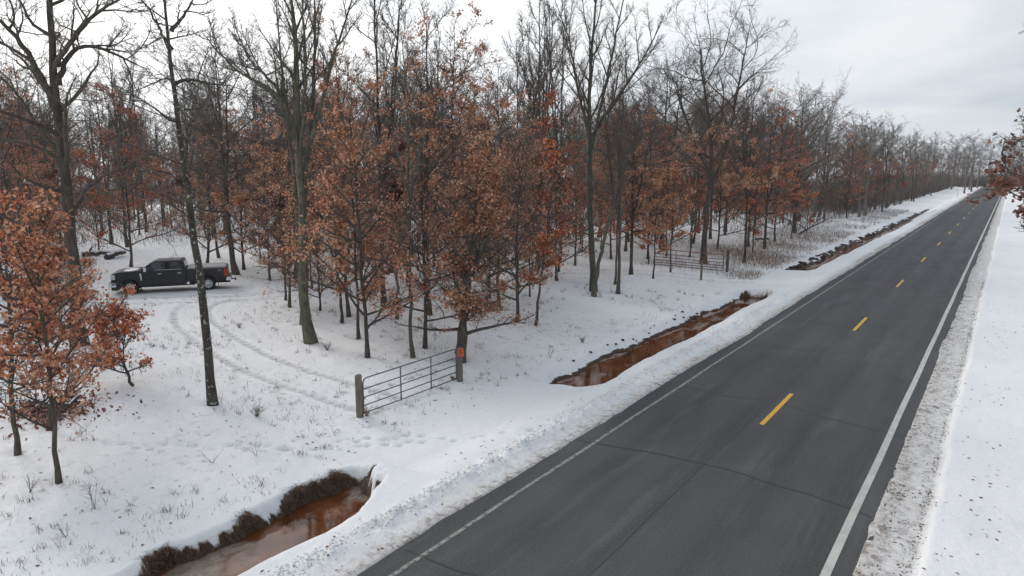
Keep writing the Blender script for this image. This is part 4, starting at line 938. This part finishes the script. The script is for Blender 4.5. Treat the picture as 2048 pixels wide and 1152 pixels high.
n = 900; q0 = at(105, 828, -.1); pos = np.c_[gr.normal(q0[0], 1.0, n), gr.normal(q0[1], .7, n), np.zeros(n)]; pos[:, 2] = ground(pos[:, 0], pos[:, 1]) + gr.rand(n) * .3
v, f = leaves(pos, .12, gr, near=True); tag(link('leaf_litter', mesh_np('leaf_litter', v, f, [Mleafd], smooth=False)), label='dark leaf litter caught in the brush pile at lower left', cat='leaves', kind='stuff')
# clods along the ditches
cm = []
for i in range(4):
    bm = bmesh.new(); bmesh.ops.create_icosphere(bm, subdivisions=2, radius=1); r_ = random.Random(i)
    for v_ in bm.verts: v_.co *= r_.uniform(.7, 1.15); v_.co.z *= .6
    m_ = bpy.data.meshes.new('clod'); bm.to_mesh(m_); bm.free(); m_.materials.append(simple('clod_soil%d' % i, (.030, .022, .018), .9, var=.4)); cm.append(m_)
cg = np.random.RandomState(9)
for i in range(95):
    if i < 70: y = 58.5 + 62 * cg.rand() ** 1.5; grp = 'dark clods along the far ditch'; lab = 'dark soil clod on the snowy bank of the far ditch'; sz = (.10, .26)
    else: y = cg.uniform(22, 45); grp = 'dark clods along the middle ditch'; lab = 'dark soil clod on the snowy bank of the middle ditch'; sz = (.04, .10)
    x = float(ditch_c(np.array([y]))[0]) - cg.uniform(.45, 1.25) if i < 70 else float(ditch_c(np.array([y]))[0]) - cg.uniform(.8, 1.5)
    o = link('clod', cm[i % 4], None, (x, y, gz(x, y) + .03)); s_ = cg.uniform(*sz); o.scale = (s_, s_ * cg.uniform(.8, 1.5), s_ * .9); o.rotation_euler = (0, 0, cg.rand() * 6); tag(o, lab, 'clod', grp)

# ------------------------------------------------------------------ bmesh helpers for made things
def bm_obj(name, bm, m, parent=None, bevel=0.0, smooth=False, seg=2):
    if bevel: bmesh.ops.bevel(bm, geom=[e for e in bm.edges if len(e.link_faces) == 2 and e.calc_face_angle(0) > .5], offset=bevel, segments=seg, affect='EDGES', profile=.6)
    me = bpy.data.meshes.new(name); bmesh.ops.recalc_face_normals(bm, faces=bm.faces); bm.to_mesh(me); bm.free()
    for mm in (m if isinstance(m, list) else [m]): me.materials.append(mm)
    if smooth:
        for p_ in me.polygons: p_.use_smooth = True
    return link(name, me, parent)
def box(bm, x0, x1, y0, y1, z0, z1):
    vs = [bm.verts.new(c) for c in ((x0, y0, z0), (x1, y0, z0), (x1, y1, z0), (x0, y1, z0), (x0, y0, z1), (x1, y0, z1), (x1, y1, z1), (x0, y1, z1))]
    for f in ((3, 2, 1, 0), (4, 5, 6, 7), (0, 1, 5, 4), (1, 2, 6, 5), (2, 3, 7, 6), (3, 0, 4, 7)): bm.faces.new([vs[i] for i in f])
    return vs
def pipe(pts, r, s=8):
    pts = np.asarray(pts, float)[None]; v, f = tubes(pts, np.full(pts.shape[:2], r), s); n = pts.shape[1]
    return v, [f, np.arange(s)[None, ::-1], (np.arange(s) + (n - 1) * s)[None]]
def pipe_obj(name, pts, r, m, parent, s=8):
    v, f = pipe(pts, r, s); return link(name, mesh_np(name, v, f, [m]), parent)
def post(name, label, p, h, r, m, taper=.95, seed=0):
    r_ = np.random.RandomState(seed); n = 9; s = 14; z = np.array([-.3, 0, .1, h * .25, h * .5, h * .75, h - .02, h, h + .004]); rad = r * np.array([1.03, 1.03, 1.01, 1, 1, .98, taper, taper * .9, .02])
    P = np.c_[np.cumsum(r_.normal(0, .003, n)), np.cumsum(r_.normal(0, .003, n)), z][None]; v, f = tubes(P, rad[None], s)
    o = link(name, mesh_np(name, v, [f], [m]), None, p); return tag(o, label, 'post')
def gate(name, label, pA, pB, h, rails, uprights, r, m, z0A, z0B, drop=.1):
    """tubular farm gate from pA to pB (xy)"""
    pA = np.array(pA); pB = np.array(pB); L = np.linalg.norm(pB - pA); ux = (pB - pA) / L
    t_ = thing(name, label, 'gate', (pA[0], pA[1], z0A), math.atan2(ux[1], ux[0])); sl_ = (z0B - z0A) / L
    c = .16
    def W(s, z): return (s, 0, z + sl_ * s)
    fr = [W(0, .02), W(0, h - c)] + [W(c - c * math.cos(a), h - c + c * math.sin(a)) for a in np.linspace(.2, math.pi / 2, 5)] + [W(L - c + c * math.sin(a), h - c + c * math.cos(a)) for a in np.linspace(0, math.pi / 2 - .2, 5)] + [W(L, h - c), W(L, .02)]
    pipe_obj('frame', fr, r, m, t_)
    for z in rails: pipe_obj('rail', [W(0, z), W(L * .5, z - .004), W(L, z)], r * .88, m, t_)
    for u in uprights:
        v, f = pipe([W(L * u, .0), W(L * u, h)], r * .95, 6); v[:, 1] += (v[:, 1] - 0) * .3; link('upright', mesh_np('upright', v, f, [m]), t_)
    return t_
pa = at(720, 836, -.3); pb = at(920, 764, -.3)
za, zb_ = gz(pa[0], pa[1]), gz(pb[0], pb[1])
post('gate_post', 'mossy brown round wooden post at the near end of the grey gate', (pa[0], pa[1], za), 1.42, .115, Mpost, seed=1)
pp2 = post('gate_post', 'weathered grey wooden post carrying the orange sign', (pb[0], pb[1], zb_), 1.32, .115, Mpostg, seed=2)
dv = (pb - pa)[:2]; dv /= np.linalg.norm(dv)
gate('farm_gate', 'grey galvanised tube gate closed between two wooden posts near the road', pa[:2] + dv * .17, pb[:2] - dv * .20, 1.22, (.04, .30, .58, .86), (.37, .70), .024, Mgalv, za + .03, zb_ + .10)
# latch hardware
hg = thing('gate_chain', 'small dark hinge bolt and chain at the near gatepost', 'chain', (pa[0], pa[1], za + .62), math.atan2(dv[1], dv[0]))
pipe_obj('bolt', [(.05, 0, 0), (.20, -.02, 0)], .014, Mtrimd, hg, 6); pipe_obj('loop', [(.12, -.04, .02), (.2, -.05, -.06), (.24, .0, -.02)], .01, Mtrimd, hg, 6)
# orange sign, faces the road
sg = thing('warning_sign', 'small orange notice nailed to the gatepost under the russet oak', 'sign', (pb[0], pb[1], zb_ + 1.20), 0)
nv = -at(925, 745, 0); nv = np.array([0, 0]) - pb[:2]; nv = nv / np.linalg.norm(nv); sg.rotation_euler = (0, 0, math.atan2(nv[1], nv[0])); sg.location = (pb[0] + nv[0] * .125 + RT[0] * .045, pb[1] + nv[1] * .125 + RT[1] * .045, zb_ + 1.16)
bm = bmesh.new(); box(bm, -.003, .003, -.11, .11, -.155, .155); bm_obj('panel', bm, Msign, sg, .002)
for k, (w_, z_) in enumerate(((.15, .095), (.12, .048), (.16, .0), (.10, -.048), (.14, -.095))):
    bm = bmesh.new()
    x_ = -w_ / 2
    rr_ = random.Random(k)
    while x_ < w_ / 2 - .015:
        wd = rr_.uniform(.018, .035); box(bm, .0035, .0045, x_, min(x_ + wd, w_ / 2), z_ - .014, z_ + .014); x_ += wd + .008
    bm_obj('print', bm, Mmark, sg)
# rusty gate
qa = at(1308, 532, -.05); qb = at(1446, 541, -.15); za, zb_ = gz(qa[0], qa[1]) + .06, gz(qb[0], qb[1]) + .05
gate('farm_gate', 'rusty brown six-bar tube gate at the far drive crossing', qa[:2], qb[:2], 1.26, (.02, .20, .40, .64, .90), (.32,), .030, Mrust, za, zb_)
dv = (qb - qa)[:2]; dv /= np.linalg.norm(dv); qc = qb[:2] + dv * .30
post('gate_post', 'brown wooden post at the right end of the rusty gate', (qc[0], qc[1], gz(qc[0], qc[1])), 1.72, .11, Mpost, seed=3)
qd = at(1402, 560, -.2); post('fence_post', 'green-stained lone wooden post in front of the rusty gate', (qd[0], qd[1], gz(qd[0], qd[1])), 1.40, .085, Mpost, seed=4)
qd = at(1409, 540, -.2); 
# reflector post beside the road, far off
qe = at(1917, 396, 0); tm = thing('marker_post', 'thin roadside marker post on the snow far down the road', 'marker post', (qe[0] - .3, qe[1], gz(qe[0], qe[1])))
pipe_obj('shaft', [(0, 0, -.1), (0, 0, 2.2)], .04, simple('marker_metal', (.35, .33, .30), .5, .5), tm, 6)
bm = bmesh.new(); box(bm, -.08, .08, -.055, -.04, 1.9, 2.2); bm_obj('reflector', bm, Mhead, tm, .004)
# ------------------------------------------------------------------ pickup truck (local: +x forward, +y left side)
WB = 4.47
mid_ = at(345, 580.5, -.02); rv = mid_[:2] / np.linalg.norm(mid_[:2]); ca, sa = math.cos(R(83)), math.sin(R(83)); fd = np.array([rv[0] * ca - rv[1] * sa, rv[0] * sa + rv[1] * ca])
tk = thing('pickup_truck', 'black crew-cab pickup truck parked on the snow among the trees', 'pickup truck', (mid_[0], mid_[1], gz(mid_[0], mid_[1]) - .02), math.atan2(fd[1], fd[0]))
FX, RX, WR, W2 = WB / 2, -WB / 2, .43, 1.0
def arch(cx, r, z0, a0=0, a1=180, n=12):
    return [(cx + r * math.cos(R(a)), z0 + r * math.sin(R(a))) for a in np.linspace(a0, a1, n)]
def extr(bm, prof, y0, y1, inset=0.0):
    A_ = [bm.verts.new((x, y0, z)) for x, z in prof]; B_ = [bm.verts.new((x, y1, z)) for x, z in prof]
    bm.faces.new(A_); bm.faces.new(B_[::-1]); n = len(prof)
    for i in range(n): bm.faces.new((A_[i], B_[i], B_[(i + 1) % n], A_[(i + 1) % n]))
FE = FX + 1.00; RE = RX - 1.22; CB = -.97    # front end, rear end, cab back
body = [(FE, .62), (FE, 1.20), (FE - .10, 1.34), (FE - .5, 1.42), (1.70, 1.46), (1.62, 1.47), (CB, 1.45), (CB, .50), (FX - .62, .50)] 
body += [(x, z) for x, z in reversed(arch(FX, .56, .55, 0, 180))] if False else []
prof = [(FE, .62), (FE, 1.20), (FE - .08, 1.33), (FE - .45, 1.41), (1.66, 1.46), (CB, 1.44), (CB, .50), (FX - .60, .50)] + [(x, z) for x, z in arch(FX, .54, .50, 178, 2)] + [(FX + .60, .60)]
bm = bmesh.new(); extr(bm, prof, -W2, W2); bm_obj('cab_body', bm, Mpaint, tk, .035)
prof = [(CB - .03, .62), (CB - .03, 1.42), (RE + .12, 1.42), (RE + .08, .72), (RX - .60, .58)] + [(x, z) for x, z in arch(RX, .54, .52, 178, 2)] + [(RX + .58, .60)]
bm = bmesh.new(); extr(bm, prof, -W2, W2); bed = bm_obj('bed', bm, Mpaint, tk, .03)
# fender flares
for cx, nm in ((FX, 'front_fender_flare'), (RX, 'rear_fender_flare')):
    for sy in (-1, 1):
        bm = bmesh.new(); o_ = arch(cx, .62, .50, 4, 176, 14); i_ = arch(cx, .53, .50, 4, 176, 14)
        y0, y1 = (W2 - .01, W2 + .035) if sy > 0 else (-W2 - .035, -W2 + .01)
        n = len(o_); Vv = [[bm.verts.new((x, y_, z)) for x, z in pr] for pr in (o_, i_) for y_ in (y0, y1)]
        for i in range(n - 1):
            for a, b_ in ((0, 1), (1, 3), (3, 2), (2, 0)): bm.faces.new((Vv[a][i], Vv[b_][i], Vv[b_][i + 1], Vv[a][i + 1]))
        bm_obj(nm, bm, Mpaint, tk)
# cab greenhouse
def loft(bm, rings):
    Rv = [[bm.verts.new(c) for c in r_] for r_ in rings]; n = len(Rv[0])
    for a, b_ in zip(Rv[:-1], Rv[1:]):
        for i in range(n): bm.faces.new((a[i], a[(i + 1) % n], b_[(i + 1) % n], b_[i]))
    bm.faces.new(Rv[0][::-1]); bm.faces.new(Rv[-1])
def ring(x0, x1, w_, z0, z1): return [(x1, -w_, z1), (x0, -w_, z0), (x0, w_, z0), (x1, w_, z1)]
bm = bmesh.new(); loft(bm, [ring(CB, 1.66, .95, 1.43, 1.45), ring(CB + .12, .92, .76, 1.96, 1.93), ring(CB + .25, .70, .66, 2.02, 2.01)]); bm_obj('cab_roof', bm, Mpaint, tk, .03)
# side glass follows the sloped side: y as function of z
def ys_side(z): return .95 + (z - 1.44) / (1.945 - 1.44) * (.76 - .95)
def glass(name, pts, sy, off=.012, m=Mglass, th=.02):
    bm = bmesh.new(); A_ = [bm.verts.new((x, sy * (ys_side(z) + off), z)) for x, z in pts]; B_ = [bm.verts.new((x, sy * (ys_side(z) + off - th), z)) for x, z in pts]
    bm.faces.new(A_); bm.faces.new(B_[::-1]); n = len(pts)
    for i in range(n): bm.faces.new((A_[i], B_[i], B_[(i + 1) % n], A_[(i + 1) % n]))
    return bm_obj(name, bm, m, None)
for sy in (-1, 1):
    df = thing('front_door', None, None); df.parent = tk
    bm = bmesh.new(); y0, y1 = sorted((sy * (W2 - .02), sy * (W2 + .008))); extr(bm, [(1.28, .56), (1.34, 1.0), (1.30, 1.40), (.36, 1.41), (.36, .56)], y0, y1); d1 = bm_obj('front_door', bm, Mpaint, tk, .006)
    bpy.data.objects.remove(df)
    glass('window', [(1.36, 1.47), (1.02, 1.80), (.86, 1.90), (.40, 1.915), (.40, 1.47)], sy).parent = d1
    bm = bmesh.new(); extr(bm, [(.345, .56), (.345, 1.41), (-.80, 1.40), (-.80, .74), (-.66, .56)], y0, y1); d2 = bm_obj('rear_door', bm, Mpaint, tk, .006)
    glass('window', [(.33, 1.47), (.33, 1.915), (-.48, 1.905), (-.62, 1.80), (-.66, 1.47)], sy).parent = d2
    for dd, xx in ((d1, .52), (d2, -.62)):
        bm = bmesh.new(); y0h, y1h = sorted((sy * (W2 + .012), sy * (W2 + .045))); box(bm, xx - .10, xx + .12, y0h, y1h, 1.21, 1.245); bm_obj('handle', bm, Mchrome, dd, .008)
    bm = bmesh.new(); y0h, y1h = sorted((sy * .962, sy * .985)); extr(bm, [(1.40, 1.435), (1.2, 1.425), (.9, 1.43), (.72, 1.452), (-.74, 1.452), (-.74, 1.472), (.70, 1.472), (.88, 1.452), (1.2, 1.447), (1.40, 1.455)], y0h, y1h); bm_obj('window_trim', bm, Mchrome, tk)
    # fender vent badge
    bm = bmesh.new(); y0h, y1h = sorted((sy * (W2 - .0), sy * (W2 + .02))); extr(bm, [(1.56, 1.28), (1.66, 1.30), (1.62, 1.05), (1.60, .86), (1.55, .86), (1.55, 1.08)], y0h, y1h); bm_obj('fender_vent', bm, Mchrome, tk)
    # mirror
    bm = bmesh.new(); y0h, y1h = sorted((sy * 1.04, sy * 1.26)); box(bm, 1.24, 1.38, y0h, y1h, 1.42, 1.68); mr = bm_obj('mirror', bm, Mchrome, tk, .03)
    y0h, y1h = sorted((sy * .93, sy * 1.06)); bm = bmesh.new(); box(bm, 1.27, 1.33, y0h, y1h, 1.47, 1.52); bm_obj('bracket', bm, Mtrimd, mr)
    # running board
    bm = bmesh.new(); y0h, y1h = sorted((sy * .88, sy * 1.06)); box(bm, -1.45, FX - .66, y0h, y1h, .42, .475); bm_obj('running_board', bm, Mtrimd, tk, .01)
    # headlight and tail lamp
    bm = bmesh.new(); y0h, y1h = sorted((sy * .68, sy * 1.02)); box(bm, FE - .22, FE + .025, y0h, y1h, .98, 1.27); bm_obj('headlight', bm, Mhead, tk, .03)
    bm = bmesh.new(); y0h, y1h = sorted((sy * .86, sy * 1.015)); box(bm, RE + .055, RE + .25, y0h, y1h, .90, 1.36); tl = bm_obj('tail_lamp', bm, Mtail, tk, .02)
    bm = bmesh.new(); y0h, y1h = sorted((sy * .855, sy * 1.019)); box(bm, RE + .05, RE + .255, y0h, y1h, 1.11, 1.14); bm_obj('lamp_divider', bm, Mtrimd, tl)
    # mudflap
    for cx in (FX, RX):
        bm = bmesh.new(); y0h, y1h = sorted((sy * .74, sy * 1.0)); box(bm, cx - .60, cx - .575, y0h, y1h, .26, .56); bm_obj('mudflap', bm, Mtrimd, tk)
    # off-road lettering on the bed side
    cu = bpy.data.curves.new('badge', 'FONT'); cu.body = '4X4'; cu.size = .11; cu.extrude = .004; cu.align_x = 'CENTER'
    tmp = bpy.data.objects.new('badge_tmp', cu); COL.objects.link(tmp); dg = bpy.context.evaluated_depsgraph_get(); bmh = bpy.data.meshes.new_from_object(tmp.evaluated_get(dg)); bpy.data.objects.remove(tmp)
    bmh.materials.clear(); bmh.materials.append(Malloy); bo = link('badge', bmh, tk, (RE + .52, sy * (W2 + .012), 1.24)); bo.rotation_euler = (R(90), 0, R(180) if sy > 0 else 0)
# windshield and rear glass
def quadpanel(name, c, off, m):
    c = [Vector(p_) for p_ in c]; nn = (c[1] - c[0]).cross(c[2] - c[0]).normalized(); bm = bmesh.new()
    A_ = [bm.verts.new(p_ + nn * off) for p_ in c]; B_ = [bm.verts.new(p_ + nn * (off - .02)) for p_ in c]; bm.faces.new(A_); bm.faces.new(B_[::-1])
    for i in range(4): bm.faces.new((A_[i], B_[i], B_[(i + 1) % 4], A_[(i + 1) % 4]))
    return bm_obj(name, bm, m, tk)
quadpanel('windshield', [(1.60, -.86, 1.50), (1.60, .86, 1.50), (.98, .72, 1.905), (.98, -.72, 1.905)], .012, Mglass)
quadpanel('rear_window', [(CB + .01, .80, 1.50), (CB + .01, -.80, 1.50), (CB + .105, -.70, 1.88), (CB + .105, .70, 1.88)], .012, Mglass)
bm = bmesh.new(); box(bm, FE - .02, FE + .05, -.70, .70, .80, 1.24); gl = bm_obj('grille', bm, Mtrimd, tk, .02)
for k in range(4): bm = bmesh.new(); box(bm, FE + .045, FE + .07, -.68, .68, .86 + .1 * k, .90 + .1 * k); bm_obj('grille_bar', bm, Mchrome, gl, .006)
bm = bmesh.new(); box(bm, FE - .25, FE + .17, -1.0, 1.0, .50, .78); bm_obj('front_bumper', bm, Mchrome, tk, .05)
bm = bmesh.new(); box(bm, FE - .35, FE + .05, -.90, .90, .28, .50); bm_obj('air_dam', bm, Mtrimd, tk, .04)
bm = bmesh.new(); box(bm, RE - .14, RE + .14, -1.0, 1.0, .60, .82); bm_obj('rear_bumper', bm, Mchrome, tk, .04)
bm = bmesh.new(); box(bm, RE - .145, RE + .0, -.35, .35, .62, .74); bm_obj('step_pad', bm, Mtrimd, tk, .01)
bm = bmesh.new(); box(bm, RE + .03, RE + .085, -.86, .86, .84, 1.42); tg = bm_obj('tailgate', bm, Mcover if False else Mpaint, tk, .012)
bm = bmesh.new(); box(bm, RE + .02, RE + .032, -.80, .80, 1.16, 1.24); bm_obj('trim_bar', bm, Malloy, tg, .004)
bm = bmesh.new(); box(bm, RE - .42, RE - .10, -.04, .04, .50, .57); box(bm, RE - .42, RE - .34, -.03, .03, .42, .56); hb = bm_obj('hitch', bm, Mtrimd, tk, .006)
bm = bmesh.new(); bmesh.ops.create_uvsphere(bm, u_segments=12, v_segments=8, radius=.035, matrix=Matrix.Translation((RE - .38, 0, .62))); bm_obj('hitch_ball', bm, Mchrome, hb, smooth=True)
bm = bmesh.new(); extr(bm, [(CB - .06, 1.425), (CB - .08, 1.50), (CB - .2, 1.53), (RE + .2, 1.52), (RE + .10, 1.48), (RE + .10, 1.425)], -.93, .93); bm_obj('bed_cover', bm, Mcover, tk, .02)
bm = bmesh.new(); box(bm, RE - .05, CB - .1, -.40, .40, .38, .62); box(bm, -.9, FX - .5, -.8, .8, .40, .52); bm_obj('frame', bm, Mtrimd, tk, .01)
bm = bmesh.new(); bmesh.ops.create_cone(bm, cap_ends=True, segments=8, radius1=.02, radius2=.006, depth=.22, matrix=Matrix.Translation((CB + .9, 0, 2.10))); bm_obj('roof_antenna', bm, Mtrimd, tk)
def lathe(prof, n=32):
    pr = np.array(prof); a = np.arange(n) * 2 * np.pi / n; V = np.stack([np.outer(pr[:, 0], np.cos(a)), np.outer(pr[:, 1], np.ones(n)), np.outer(pr[:, 0], np.sin(a))], -1).reshape(-1, 3)
    k = len(pr); b = (np.arange(k - 1) * n)[:, None]; i = np.arange(n)[None]; i1 = (i + 1) % n
    return V, [np.stack([b + i, b + i1, b + n + i1, b + n + i], -1).reshape(-1, 4)]
tyre_me = mesh_np('tyre', *lathe([(.245, -.12), (.30, -.14), (.40, -.14), (.425, -.11), (.43, 0), (.425, .11), (.40, .14), (.30, .14), (.25, .125), (.245, .10)]), [Mtyre])
rim_me = mesh_np('rim', *lathe([(.25, -.12), (.25, .11), (.262, .128), (.245, .132), (.235, .10), (.21, .085), (.12, .10), (.07, .125), (.06, .15), (0.001, .152)]), [Malloy])
bm = bmesh.new()
for k in range(8):
    a = k * math.pi / 4 + .39; M_ = Matrix.Translation((.168 * math.cos(a), .098, .168 * math.sin(a))) @ Matrix.Rotation(-a, 4, 'Y') @ Matrix.Rotation(R(90), 4, 'X')
    bmesh.ops.create_cone(bm, cap_ends=True, segments=8, radius1=.038, radius2=.038, depth=.03, matrix=M_ @ Matrix.Diagonal((1.1, .75, 1, 1)))
hole_me = bpy.data.meshes.new('rim_openings'); bm.to_mesh(hole_me); bm.free(); hole_me.materials.append(Mtrimd)
for cx in (FX, RX):
    for sy in (-1, 1):
        wl = bpy.data.objects.new('wheel', None); COL.objects.link(wl); wl.parent = tk; wl.location = (cx, sy * .86, WR); wl.rotation_euler = (0, 0, 0 if sy > 0 else math.pi)
        link('tyre', tyre_me, wl); link('rim', rim_me, wl); link('rim_opening', hole_me, wl)
    bm = bmesh.new(); box(bm, cx - .07, cx + .07, -.8, .8, WR - .07, WR + .07); bm_obj('axle', bm, Mtrimd, tk, .02)
    bm = bmesh.new(); box(bm, cx - .5, cx + .5, -.72, .72, .62, 1.0); bm_obj('wheel_well', bm, Mtrimd, tk)
# snow dusting left on the hood
bm = bmesh.new(); bmesh.ops.create_grid(bm, x_segments=10, y_segments=12, size=1); r_ = random.Random(4)
for v_ in bm.verts: v_.co = Vector((2.25 + v_.co.x * .42, v_.co.y * .7, 1.425 + .035 * max(0, 1 - v_.co.length ** 4) + r_.uniform(-.015, .02) + (2.25 - (2.25 + v_.co.x * .42)) * .06))
bm_obj('hood_snow', bm, Msnowp, tk, smooth=True)

hz = bpy.data.meshes.new('haze'); bm = bmesh.new(); box(bm, -950, 950, -450, 1450, -3, 60); bmesh.ops.recalc_face_normals(bm, faces=bm.faces); bm.to_mesh(hz); bm.free()
mh = bpy.data.materials.new('haze_air'); mh.use_nodes = True; th = mh.node_tree; th.nodes.clear()
pv = th.nodes.new('ShaderNodeVolumePrincipled'); pv.inputs['Color'].default_value = (.93, .95, 1, 1); pv.inputs['Density'].default_value = .00026; pv.inputs['Anisotropy'].default_value = .2
om = th.nodes.new('ShaderNodeOutputMaterial'); th.links.new(pv.outputs[0], om.inputs['Volume']); hz.materials.append(mh)
tag(link('haze', hz), kind='stuff')
